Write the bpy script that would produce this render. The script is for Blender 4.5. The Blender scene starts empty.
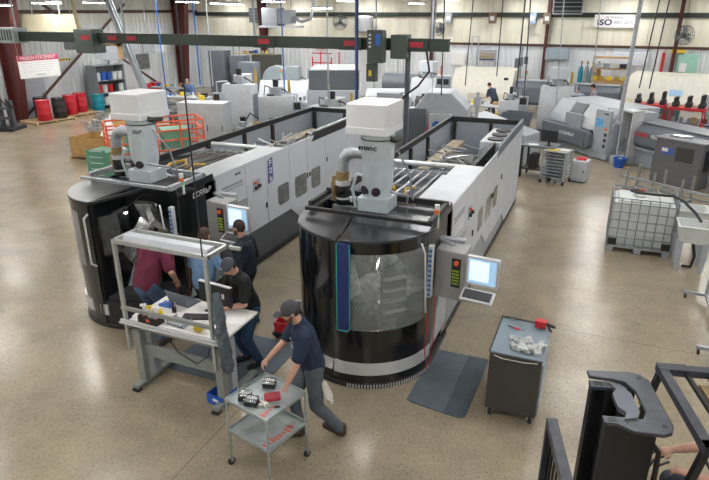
EXPO=0.5; LAMP=50
import bpy, bmesh, math, random
from math import sin, cos, pi, radians, sqrt, atan2
from mathutils import Vector, Matrix, noise, Quaternion
random.seed(7)
S = bpy.context.scene
COL = S.collection
V = Vector

# ---------------------------------------------------------------- materials
MATS = {}
def mt(name, rgb, rough=.5, metal=0., var=.06, scale=6., bump=0., bscale=60., alpha=1., coat=0., spec=.5, emit=None, estr=0.):
    if name in MATS: return MATS[name]
    m = bpy.data.materials.new(name); m.use_nodes = True
    nt = m.node_tree; b = nt.nodes['Principled BSDF']
    tc = nt.nodes.new('ShaderNodeTexCoord')
    nz = nt.nodes.new('ShaderNodeTexNoise'); nz.inputs['Scale'].default_value = scale; nz.inputs['Detail'].default_value = 4
    nt.links.new(tc.outputs['Object'], nz.inputs['Vector'])
    cr = nt.nodes.new('ShaderNodeValToRGB')
    c0 = [max(0, c*(1-var)) for c in rgb]+[1]; c1 = [min(1, c*(1+var)) for c in rgb]+[1]
    cr.color_ramp.elements[0].position = .3; cr.color_ramp.elements[1].position = .7
    cr.color_ramp.elements[0].color = c0; cr.color_ramp.elements[1].color = c1
    nt.links.new(nz.outputs['Fac'], cr.inputs['Fac']); nt.links.new(cr.outputs['Color'], b.inputs['Base Color'])
    b.inputs['Roughness'].default_value = rough; b.inputs['Metallic'].default_value = metal
    b.inputs['Specular IOR Level'].default_value = spec
    if coat: b.inputs['Coat Weight'].default_value = coat; b.inputs['Coat Roughness'].default_value = .08
    if alpha < 1: b.inputs['Alpha'].default_value = alpha
    if emit: b.inputs['Emission Color'].default_value = (*emit, 1); b.inputs['Emission Strength'].default_value = estr
    if bump:
        n2 = nt.nodes.new('ShaderNodeTexNoise'); n2.inputs['Scale'].default_value = bscale; n2.inputs['Detail'].default_value = 3
        nt.links.new(tc.outputs['Object'], n2.inputs['Vector'])
        bp = nt.nodes.new('ShaderNodeBump'); bp.inputs['Strength'].default_value = bump; bp.inputs['Distance'].default_value = .01
        nt.links.new(n2.outputs['Fac'], bp.inputs['Height']); nt.links.new(bp.outputs['Normal'], b.inputs['Normal'])
    MATS[name] = m; return m
white = mt('white_paint', (.53,.56,.61), .35, var=.03)
offw = mt('offwhite_paint', (.45,.475,.50), .4)
lgrey = mt('light_grey_paint', (.36,.39,.43), .4)
mgrey = mt('mid_grey_paint', (.27,.30,.33), .42)
dgrey = mt('dark_grey_paint', (.075,.085,.10), .38)
slate = mt('slate_paint', (.12,.14,.165), .45)
black = mt('black_gloss', (.007,.008,.009), .12, coat=.4)
blackm = mt('black_matte', (.018,.018,.02), .5)
rubber = mt('rubber', (.02,.02,.02), .75)
silver = mt('brushed_silver', (.62,.63,.65), .35, .35)
steel = mt('steel', (.42,.43,.44), .35, .8, var=.15, scale=20)
chrome = mt('chrome', (.75,.76,.78), .15, 1)
brass = mt('brass', (.36,.26,.13), .4, .7, var=.3, scale=30)
towerm = mt('tower_paint', (.50,.57,.61), .35)
cream = mt('cream_paint', (.68,.66,.58), .45)
red = mt('red_paint', (.55,.02,.03), .35)
drred = mt('barrel_red', (.50,.015,.03), .35)
orange = mt('orange_paint', (.72,.12,.045), .45)
yellow = mt('yellow_plastic', (.80,.58,.03), .45)
blue = mt('blue_plastic', (.02,.10,.45), .45)
navyp = mt('navy_panel', (.018,.035,.16), .25)
teal = mt('teal_paint', (.0,.22,.30), .4)
tealg = mt('seal_green', (.03,.42,.33), .4)
green = mt('green_paint', (.10,.27,.18), .45)
beamg = mt('crane_green', (.018,.028,.021), .5, var=.15)
elecg = mt('panel_green_grey', (.055,.072,.062), .5)
maroonst = mt('column_red', (.080,.016,.014), .5, var=.25)
rustst = mt('brace_brown', (.07,.030,.022), .55)
wood = mt('raw_wood', (.46,.33,.18), .8, var=.25, scale=15)
card = mt('cardboard', (.46,.28,.11), .85, var=.12, scale=8)
paper = mt('paper', (.80,.80,.80), .8, var=.02)
tablem = mt('bench_grey_green', (.23,.25,.235), .42)
topw = mt('bench_top', (.70,.68,.66), .5, var=.05)
alu = mt('aluminium', (.42,.44,.43), .35, .4, var=.06)
matm = mt('mat_rubber', (.085,.11,.135), .65, var=.12, scale=5, bump=.3, bscale=40)
mat2 = mt('mat_rubber_dark', (.05,.068,.085), .65, var=.12, scale=5)
graphite = mt('graphite_panel', (.065,.062,.060), .4, .2)
skin = mt('skin', (.52,.30,.22), .55, var=.08, scale=12)
cartm = mt('cart_steel', (.40,.45,.46), .3, .5, var=.2, scale=9)
fkm = mt('forklift_steel', (.055,.06,.075), .38, .3, var=.2, scale=12)
fkb = mt('forklift_black', (.012,.013,.015), .35)
pinkr = mt('pouch_red', (.36,.035,.06), .6)
rag = mt('rag', (.62,.60,.55), .9, bump=.5, bscale=30)
plast = mt('clear_film', (.50,.52,.52), .15, var=.1, scale=25, bump=.6, bscale=25, spec=.8)
scrn = mt('screen_lit', (.3,.5,.7), .3, emit=(.35,.55,.80), estr=.45)
scrb = mt('screen_window', (.7,.8,.9), .3, emit=(.65,.80,.95), estr=.55)
inox = mt('scrap_metal', (.50,.50,.50), .3, .8, var=.4, scale=12, bump=.6, bscale=12)
hosebl = mt('hose_blue', (.03,.13,.45), .5)
galv = mt('galvanised', (.42,.45,.49), .4, .6, var=.15, scale=15)
tankm = mt('tank_plastic', (.62,.65,.64), .45, var=.05)

def glassmat(name, rgb, alpha, rough=.08):
    m = bpy.data.materials.new(name); m.use_nodes = True
    nt = m.node_tree; b = nt.nodes['Principled BSDF']
    nz = nt.nodes.new('ShaderNodeTexNoise'); nz.inputs['Scale'].default_value = 3
    tc = nt.nodes.new('ShaderNodeTexCoord'); nt.links.new(tc.outputs['Object'], nz.inputs['Vector'])
    mr = nt.nodes.new('ShaderNodeMapRange'); mr.inputs['To Min'].default_value = alpha*.8; mr.inputs['To Max'].default_value = alpha*1.2
    nt.links.new(nz.outputs['Fac'], mr.inputs['Value']); nt.links.new(mr.outputs['Result'], b.inputs['Alpha'])
    b.inputs['Base Color'].default_value = (*rgb, 1); b.inputs['Roughness'].default_value = rough
    b.inputs['Metallic'].default_value = .0
    return m
smoke = glassmat('smoked_window', (.42,.45,.44), .24)
bluew = glassmat('blue_window', (.35,.42,.50), .8, .15)

# ---------------------------------------------------------------- mesh builder
class MB:
    def __init__(s): s.v=[]; s.f=[]; s.T=Matrix.Identity(4)
    def at(s, x=0,y=0,z=0, rz=0, rx=0, ry=0):
        s.T = Matrix.Translation((x,y,z)) @ Matrix.Rotation(rz,4,'Z') @ Matrix.Rotation(ry,4,'Y') @ Matrix.Rotation(rx,4,'X'); return s
    def add(s, vs, fs):
        n=len(s.v); s.v += [s.T @ V(p) for p in vs]; s.f += [tuple(i+n for i in f) for f in fs]; return s
    def box(s, x0,y0,z0,x1,y1,z1):
        return s.add([(x0,y0,z0),(x1,y0,z0),(x1,y1,z0),(x0,y1,z0),(x0,y0,z1),(x1,y0,z1),(x1,y1,z1),(x0,y1,z1)],
            [(0,3,2,1),(4,5,6,7),(0,1,5,4),(1,2,6,5),(2,3,7,6),(3,0,4,7)])
    def prism(s, poly, a, b, axis='z'):
        n=len(poly)
        def P(u,w,t): return (u,w,t) if axis=='z' else ((t,u,w) if axis=='x' else (u,t,w))
        vs=[P(u,w,a) for u,w in poly]+[P(u,w,b) for u,w in poly]
        return s.add(vs, [tuple(range(n))[::-1], tuple(range(n,2*n))]+[(i,(i+1)%n,n+(i+1)%n,n+i) for i in range(n)])
    def tube(s, pts, r, seg=8, cap=True):
        pts=[V(p) for p in pts]; rs = r if isinstance(r,(list,tuple)) else [r]*len(pts)
        vs=[]; fs=[]; prev=None
        for i,p in enumerate(pts):
            d=((pts[min(i+1,len(pts)-1)]-p).normalized()+(p-pts[max(i-1,0)]).normalized())
            if d.length<1e-6: d=V((0,0,1))
            d.normalize()
            if prev is None:
                a=d.orthogonal().normalized()
            else:
                a=(prev-d*prev.dot(d)); a = a.normalized() if a.length>1e-6 else d.orthogonal().normalized()
            prev=a; b=d.cross(a)
            for k in range(seg):
                t=2*pi*k/seg; vs.append(p+(a*cos(t)+b*sin(t))*rs[i])
        for i in range(len(pts)-1):
            for k in range(seg):
                k2=(k+1)%seg; fs.append((i*seg+k,i*seg+k2,(i+1)*seg+k2,(i+1)*seg+k))
        if cap: fs.append(tuple(range(seg))[::-1]); fs.append(tuple(range((len(pts)-1)*seg,len(pts)*seg)))
        return s.add(vs,fs)
    def cyl(s, x,y,z0,z1,r, r1=None, seg=24): return s.lathe([(0,z0),(r,z0),(r if r1 is None else r1,z1),(0,z1)], x,y, seg)
    def lathe(s, prof, x=0,y=0, seg=24):
        vs=[]; fs=[]; m=len(prof)
        for k in range(seg):
            t=2*pi*k/seg
            vs += [(x+r*cos(t),y+r*sin(t),z) for r,z in prof]
        for k in range(seg):
            k2=(k+1)%seg
            for i in range(m-1): fs.append((k*m+i,k2*m+i,k2*m+i+1,k*m+i+1))
        return s.add(vs,fs)
    def arc(s, cx,cy,r0,r1,z0,z1,a0,a1,seg=20):   # curved plate between two radii
        vs=[]; fs=[]
        for k in range(seg+1):
            t=radians(a0+(a1-a0)*k/seg)
            for r,z in ((r0,z0),(r1,z0),(r1,z1),(r0,z1)): vs.append((cx+r*cos(t),cy+r*sin(t),z))
        for k in range(seg):
            for j in range(4):
                j2=(j+1)%4; fs.append((k*4+j,k*4+j2,(k+1)*4+j2,(k+1)*4+j))
        fs += [(3,2,1,0),(seg*4,seg*4+1,seg*4+2,seg*4+3)]
        return s.add(vs,fs)
    def limb(s, p0,p1,r0,r1, side=None, sx=1., seg=14):   # tapered capsule
        p0=V(p0);p1=V(p1); d=p1-p0; L=max(d.length,1e-5); d=d.normalized()
        if side is None: a=d.orthogonal().normalized()
        else:
            a=V(side)-d*V(side).dot(d); a=a.normalized() if a.length>1e-5 else d.orthogonal().normalized()
        b=d.cross(a); rings=[]
        for i in range(1,5): t=pi/2*(1-i/4); rings.append((-r0*sin(t), r0*cos(t)))
        for i in range(0,4): t=pi/2*i/4; rings.append((L+r1*sin(t), r1*cos(t)))
        vs=[p0-d*r0]
        for h,r in rings:
            for k in range(seg):
                t=2*pi*k/seg; vs.append(p0+d*h+a*cos(t)*r*sx+b*sin(t)*r)
        vs.append(p1+d*r1); fs=[]
        for k in range(seg): fs.append((0,1+(k+1)%seg,1+k))
        for i in range(len(rings)-1):
            for k in range(seg):
                k2=(k+1)%seg; fs.append((1+i*seg+k,1+i*seg+k2,1+(i+1)*seg+k2,1+(i+1)*seg+k))
        o=1+(len(rings)-1)*seg; e=len(vs)-1
        for k in range(seg): fs.append((o+k,o+(k+1)%seg,e))
        return s.add(vs,fs)
    def ell(s, c, r, R=None, seg=16):
        R = R or Matrix.Identity(3); vs=[];fs=[]; n=seg//2
        for i in range(n+1):
            ph=pi*i/n
            for k in range(seg):
                t=2*pi*k/seg; vs.append(V(c)+R@V((r[0]*sin(ph)*cos(t), r[1]*sin(ph)*sin(t), r[2]*cos(ph))))
        for i in range(n):
            for k in range(seg):
                k2=(k+1)%seg; fs.append((i*seg+k,(i+1)*seg+k,(i+1)*seg+k2,i*seg+k2))
        return s.add(vs,fs)
    def mesh(s, name):
        me=bpy.data.meshes.new(name); me.from_pydata([tuple(p) for p in s.v],[],s.f)
        bm=bmesh.new(); bm.from_mesh(me); bmesh.ops.remove_doubles(bm,verts=bm.verts,dist=1e-5)
        bmesh.ops.recalc_face_normals(bm,faces=bm.faces); bm.to_mesh(me); bm.free(); return me
    def build(s, name, mat, parent=None, bevel=0, smooth=True, label=None, kind=None):
        me=s.mesh(name); me.materials.append(mat)
        o=bpy.data.objects.new(name,me); COL.objects.link(o)
        if parent: o.parent=parent
        if smooth:
            me.shade_smooth(); me.set_sharp_from_angle(angle=radians(38))
        if bevel:
            b=o.modifiers.new('bevel','BEVEL'); b.width=bevel; b.segments=2; b.limit_method='ANGLE'; b.angle_limit=radians(40); b.harden_normals=False
        if label: o['label']=label
        if kind: o['kind']=kind
        return o
def B(*a): return MB().box(*a)
def tag(o, label, cat, group=None):
    o['label']=label; o['category']=cat
    if group: o['group']=group
    return o
def thing(name, label, cat, loc=(0,0,0), rz=0, group=None):
    o=bpy.data.objects.new(name,None); COL.objects.link(o); o.empty_display_size=.1
    o.location=loc; o.rotation_euler=(0,0,radians(rz)); return tag(o,label,cat,group)
def single(name, mb, mat, label, cat, loc=(0,0,0), rz=0, group=None, bevel=0, smooth=True):
    o=mb.build(name,mat,None,bevel,smooth); o.location=loc; o.rotation_euler=(0,0,radians(rz)); return tag(o,label,cat,group)
def struct(name, mb, mat, bevel=0):
    o=mb.build(name,mat,None,bevel,False); o['kind']='structure'; return o
def dup(root, loc, rz=None, label=None, group=None):
    r=root.copy(); COL.objects.link(r); r.location=loc
    if rz is not None: r.rotation_euler=(0,0,radians(rz))
    if label: r['label']=label
    if group: r['group']=group
    for ch in list(root.children):
        c=ch.copy(); COL.objects.link(c); c.parent=r
        for g in list(ch.children):
            d=g.copy(); COL.objects.link(d); d.parent=c
    return r
def bake(ob):
    dg=bpy.context.evaluated_depsgraph_get(); dg.update()
    return bpy.data.meshes.new_from_object(ob.evaluated_get(dg))
def text(name, body, size, loc, rot, mat, parent, ext=.002, ax='CENTER', sx=1., bold=0.):
    cu=bpy.data.curves.new(name,'FONT'); cu.body=body; cu.size=size; cu.extrude=ext; cu.offset=bold; cu.align_x=ax; cu.align_y='CENTER'; cu.resolution_u=3
    t=bpy.data.objects.new(name,cu); COL.objects.link(t); me=bake(t); bpy.data.objects.remove(t)
    for v in me.vertices: v.co.x*=sx
    me.materials.clear(); me.materials.append(mat)
    o=bpy.data.objects.new(name,me); COL.objects.link(o); o.parent=parent; o.location=loc; o.rotation_euler=[radians(a) for a in rot]
    return o
def fuse(mb, voxel, smooth=4, fold=0., fs=9., seed=0):
    me=mb.mesh('tmp'); o=bpy.data.objects.new('tmp',me); COL.objects.link(o)
    r=o.modifiers.new('r','REMESH'); r.mode='VOXEL'; r.voxel_size=voxel; r.use_smooth_shade=True
    if smooth: q=o.modifiers.new('s','SMOOTH'); q.iterations=smooth; q.factor=.5
    m2=bake(o); bpy.data.objects.remove(o)
    if fold:
        ns=[v.normal.copy() for v in m2.vertices]
        for v,n in zip(m2.vertices,ns):
            p=v.co*fs+V((seed,seed*2,0)); p.z*=.6
            v.co += n*fold*(1-abs(noise.noise(p))*3+noise.noise(p*2.3)*.6)
    m2.shade_smooth(); return m2
def mobj(name, me, mat, parent, label=None):
    me.materials.clear(); me.materials.append(mat)
    o=bpy.data.objects.new(name,me); COL.objects.link(o); o.parent=parent
    if label: o['label']=label
    return o

def glyphs(name, n, w, h, loc, rot, mat, parent, seed=1, slant=.2):
    # rows of letter-like marks where the photographed writing cannot be read
    rd=random.Random(seed); m=MB()
    for k in range(n):
        x=(k-n/2+.5)*w*1.3; s=w*.22
        def bar(x0,z0,x1,z1):
            m.add([(x0+z0*slant,-.001,z0),(x1+z0*slant,-.001,z0),(x1+z1*slant,-.001,z1),(x0+z1*slant,-.001,z1),(x0+z0*slant,.001,z0),(x1+z0*slant,.001,z0),(x1+z1*slant,.001,z1),(x0+z1*slant,.001,z1)],[(0,1,2,3),(4,7,6,5),(0,4,5,1),(1,5,6,2),(2,6,7,3),(3,7,4,0)])
        bar(x-w/2,-h/2,x-w/2+s,h/2)
        for z in rd.sample([-h/2,-s/2,h/2-s],2): bar(x-w/2+s*.9,z,x+w/2,z+s)
        if rd.random()<.6: bar(x+w/2-s,-h/2,x+w/2,rd.choice([0,h/2]))
    o=m.build(name,mat,parent,smooth=False); o.location=loc; o.rotation_euler=[radians(a) for a in (rot[0]-90,rot[1],rot[2])]
    return o

# ---------------------------------------------------------------- camera and world
TH=radians(21.3); YAW=radians(22.6)
cd=bpy.data.cameras.new('camera'); cam=bpy.data.objects.new('camera',cd); COL.objects.link(cam)
cam.location=(0,0,4.7); cam.rotation_euler=(pi/2-TH,0,YAW)
cd.sensor_width=36; cd.lens=590/709*36; cd.clip_end=200; cd.clip_start=.1
S.camera=cam
S.view_settings.view_transform='Standard'; S.view_settings.look='None'; S.view_settings.exposure=EXPO if 'EXPO' in globals() else 0.0; S.view_settings.gamma=1
S.view_settings.use_curve_mapping=False
w=bpy.data.worlds.new('world'); S.world=w; w.use_nodes=True
w.node_tree.nodes['Background'].inputs[0].default_value=(.9,.95,1,1); w.node_tree.nodes['Background'].inputs[1].default_value=.6

# ---------------------------------------------------------------- room shell
def floor_mat():
    m=bpy.data.materials.new('polished_concrete'); m.use_nodes=True; nt=m.node_tree; b=nt.nodes['Principled BSDF']; L=nt.links.new
    tc=nt.nodes.new('ShaderNodeTexCoord')
    def nz(s,d=4,r=.5):
        n=nt.nodes.new('ShaderNodeTexNoise'); n.inputs['Scale'].default_value=s; n.inputs['Detail'].default_value=d; n.inputs['Roughness'].default_value=r; L(tc.outputs['Object'],n.inputs['Vector']); return n
    def ramp(src,els):
        r=nt.nodes.new('ShaderNodeValToRGB'); cr=r.color_ramp
        cr.elements[0].position,cr.elements[0].color=els[0]; cr.elements[1].position,cr.elements[1].color=els[1]
        for p,c in els[2:]: e=cr.elements.new(p); e.color=c
        L(src,r.inputs['Fac']); return r
    def mix(f,a,bb,t='MIX'):
        x=nt.nodes.new('ShaderNodeMix'); x.data_type='RGBA'; x.blend_type=t
        if isinstance(f,float): x.inputs[0].default_value=f
        else: L(f,x.inputs[0])
        L(a,x.inputs[6]); L(bb,x.inputs[7]); return x.outputs[2]
    base=ramp(nz(.35,3).outputs['Fac'],[(.3,(.275,.238,.180,1)),(.72,(.390,.335,.250,1)),(.5,(.330,.280,.200,1))])
    cl=ramp(nz(1.7,6,.65).outputs['Fac'],[(.3,(.80,.80,.82,1)),(.75,(1.12,1.10,1.06,1))])
    c=mix(1.,base.outputs[0],cl.outputs[0],'MULTIPLY')
    v=nt.nodes.new('ShaderNodeTexVoronoi'); v.inputs['Scale'].default_value=55; L(tc.outputs['Object'],v.inputs['Vector'])
    sp=ramp(v.outputs['Color'],[(.1,(.62,.58,.54,1)),(.9,(1.25,1.22,1.18,1)),(.22,(.97,.97,.97,1)),(.72,(1.02,1.02,1.02,1))])
    c=mix(.6,c,sp.outputs[0],'MULTIPLY')
    v2=nt.nodes.new('ShaderNodeTexVoronoi'); v2.inputs['Scale'].default_value=95; L(tc.outputs['Object'],v2.inputs['Vector'])
    sp2=ramp(v2.outputs['Color'],[(.08,(.55,.52,.5,1)),(.92,(1.3,1.28,1.22,1)),(.25,(.98,.98,.98,1)),(.75,(1.02,1.02,1.02,1))])
    c=mix(.55,c,sp2.outputs[0],'MULTIPLY')
    # sawn control joints, a regular grid
    sep=nt.nodes.new('ShaderNodeSeparateXYZ'); L(tc.outputs['Object'],sep.inputs[0])
    def joint(o,off,per,wd):
        a=nt.nodes.new('ShaderNodeMath'); a.operation='ADD'; a.inputs[1].default_value=off; L(o,a.inputs[0])
        p=nt.nodes.new('ShaderNodeMath'); p.operation='PINGPONG'; p.inputs[1].default_value=per/2; L(a.outputs[0],p.inputs[0])
        q=nt.nodes.new('ShaderNodeMath'); q.operation='LESS_THAN'; q.inputs[1].default_value=wd; L(p.outputs[0],q.inputs[0]); return q.outputs[0]
    j1=joint(sep.outputs['X'],JX,5.95,.007); j2=joint(sep.outputs['Y'],JY,5.95,.007)
    mx=nt.nodes.new('ShaderNodeMath'); mx.operation='MAXIMUM'; L(j1,mx.inputs[0]); L(j2,mx.inputs[1])
    dk=nt.nodes.new('ShaderNodeRGB'); dk.outputs[0].default_value=(.12,.10,.08,1)
    mj=nt.nodes.new('ShaderNodeMath'); mj.operation='MULTIPLY'; mj.inputs[1].default_value=.65; L(mx.outputs[0],mj.inputs[0])
    c=mix(mj.outputs[0],c,dk.outputs[0])
    L(c,b.inputs['Base Color'])
    rr=nt.nodes.new('ShaderNodeMapRange'); rr.inputs['To Min'].default_value=.13; rr.inputs['To Max'].default_value=.30; L(nz(1.1,5).outputs['Fac'],rr.inputs['Value']); L(rr.outputs[0],b.inputs['Roughness'])
    bp=nt.nodes.new('ShaderNodeBump'); bp.inputs['Strength'].default_value=.12; bp.inputs['Distance'].default_value=.01; L(nz(30,3).outputs['Fac'],bp.inputs['Height']); L(bp.outputs[0],b.inputs['Normal'])
    b.inputs['Specular IOR Level'].default_value=.5
    return m
JX=3.72; JY=-8.8
XL=-24.6; YB=33.; XR=13.; YF=-4.; ZC=7.6
struct('floor',B(XL-.3,YF-.3,-.2,XR+.3,YB+.3,0),floor_mat())
ceil=mt('ceiling_deck',(.40,.40,.39),.8); struct('ceiling',B(XL-.3,YF-.3,ZC,XR+.3,YB+.3,ZC+.1),ceil)
def stripe_mat(name, axis, per, c0, c1, wid=.25, stain=.0):
    m=bpy.data.materials.new(name); m.use_nodes=True; nt=m.node_tree; b=nt.nodes['Principled BSDF']; L=nt.links.new
    tc=nt.nodes.new('ShaderNodeTexCoord'); sep=nt.nodes.new('ShaderNodeSeparateXYZ'); L(tc.outputs['Object'],sep.inputs[0])
    p=nt.nodes.new('ShaderNodeMath'); p.operation='PINGPONG'; p.inputs[1].default_value=per/2; L(sep.outputs[axis],p.inputs[0])
    r=nt.nodes.new('ShaderNodeMapRange'); r.inputs['From Min'].default_value=per*wid*.5; r.inputs['From Max'].default_value=per*wid; L(p.outputs[0],r.inputs['Value'])
    bp=nt.nodes.new('ShaderNodeBump'); bp.inputs['Distance'].default_value=.03; bp.inputs['Strength'].default_value=1.; L(r.outputs[0],bp.inputs['Height']); L(bp.outputs[0],b.inputs['Normal'])
    n=nt.nodes.new('ShaderNodeTexNoise'); n.inputs['Scale'].default_value=.8; n.inputs['Detail'].default_value=6
    mp=nt.nodes.new('ShaderNodeMapping'); mp.inputs['Scale'].default_value=(2.5,2.5,.35); L(tc.outputs['Object'],mp.inputs[0]); L(mp.outputs[0],n.inputs['Vector'])
    cr=nt.nodes.new('ShaderNodeValToRGB'); cr.color_ramp.elements[0].position=.35; cr.color_ramp.elements[1].position=.65
    cr.color_ramp.elements[0].color=(*c0,1); cr.color_ramp.elements[1].color=(*c1,1); L(n.outputs['Fac'],cr.inputs['Fac']); L(cr.outputs[0],b.inputs['Base Color'])
    b.inputs['Roughness'].default_value=.55; return m
wlow_y=stripe_mat('ribbed_metal_back','X',.30,(.68,.72,.76),(.80,.83,.86)); wup_y=stripe_mat('insulation_back','X',1.5,(.68,.65,.52),(.82,.80,.69),.02)
wlow_x=stripe_mat('ribbed_metal_left','Y',.30,(.56,.59,.62),(.68,.71,.73)); wup_x=stripe_mat('ribbed_upper_left','Y',.30,(.56,.57,.52),(.66,.66,.60))
struct('wall_back',B(XL,YB,3.03,XR,YB+.2,ZC),wup_y)
struct('trim_1',B(XL,YB-.09,2.96,XR,YB+.0,3.08),rustst)
struct('trim_2',B(XL,YB-.12,4.36,XR,YB+.0,4.58),beamg)
struct('wall_back_lower',B(XL,YB,0,XR,YB+.2,3.03),wlow_y)
struct('wall_left',B(XL-.2,YF,0,XL,YB,4.0),wlow_x)
struct('wall_left_upper',B(XL-.2,YF,4.0,XL,YB,ZC),wup_x)
struct('trim_3',B(XL,YF,4.55,XL+.12,YB,4.70),rustst)
plainw=mt('plain_wall',(.6,.6,.55),.7)
struct('wall_right',B(XR,YF,0,XR+.2,YB,ZC),plainw); struct('wall_front',B(XL,YF-.2,0,XR,YF,ZC),plainw)
def column(x,y,rz,label,d0=.45,d1=.75,w=.22,m=maroonst):
    t=thing('steel_column',label,'column',(x,y,0),rz)
    mb=MB(); h=ZC-.05
    mb.prism([(0,0),(d0,0),(d1,h),(0,h)],-.008,.008,'y').build('web',m,t)
    MB().box(0,-w/2,0,.02,w/2,h).prism([(d0-.02,0),(d0,0),(d1,h),(d1-.02,h)],-w/2,w/2,'y').build('flange',m,t)
    MB().box(-.03,-w/2-.05,.002,d0+.08,w/2+.05,.03).build('base_plate',m,t); return t
column(XL+.14,18.95,0,'dark red tapered steel column nearest on the left wall, beside the mission banner',.5,1.5,.42)
column(XL+.14,30.7,0,'dark red tapered steel column on the left wall near the back corner',.45,1.2,.4)
for x,l in ((-21.2,'dark red steel column on the back wall just right of the left corner, behind the crane beam'),):
    column(x+1.7,YB-.13,-90,l,.3,.7,.34)
for x,l in ((-9.1,'slim dark red column on the cream back wall right of the crane beam end'),(-3.15,'slim dark red column on the back wall below the louvred exhaust fan'),(2.74,'slim dark red column on the back wall holding the round wall fan')):
    column(x,YB-.13,-90,l,.15,.22,.16)
def brace(a,b,label):
    t=MB().tube([a,b],.065,4); return single('cross_brace',t,rustst,label,'brace')
brace((XL+.2,19.3,.06),(XL+.2,26.6,5.0),'brown diagonal wall brace rising to the right behind the red barrels')
brace((XL+.3,29.5,.06),(XL+.3,21.2,5.0),'brown diagonal wall brace falling to the right above the grey shelf cabinet')
hoodw=mt('hood_white',(.70,.72,.74),.4,var=.03)
steel_mid=mt('liner_steel',(.20,.21,.21),.4,.4,var=.5,scale=4)
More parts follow.
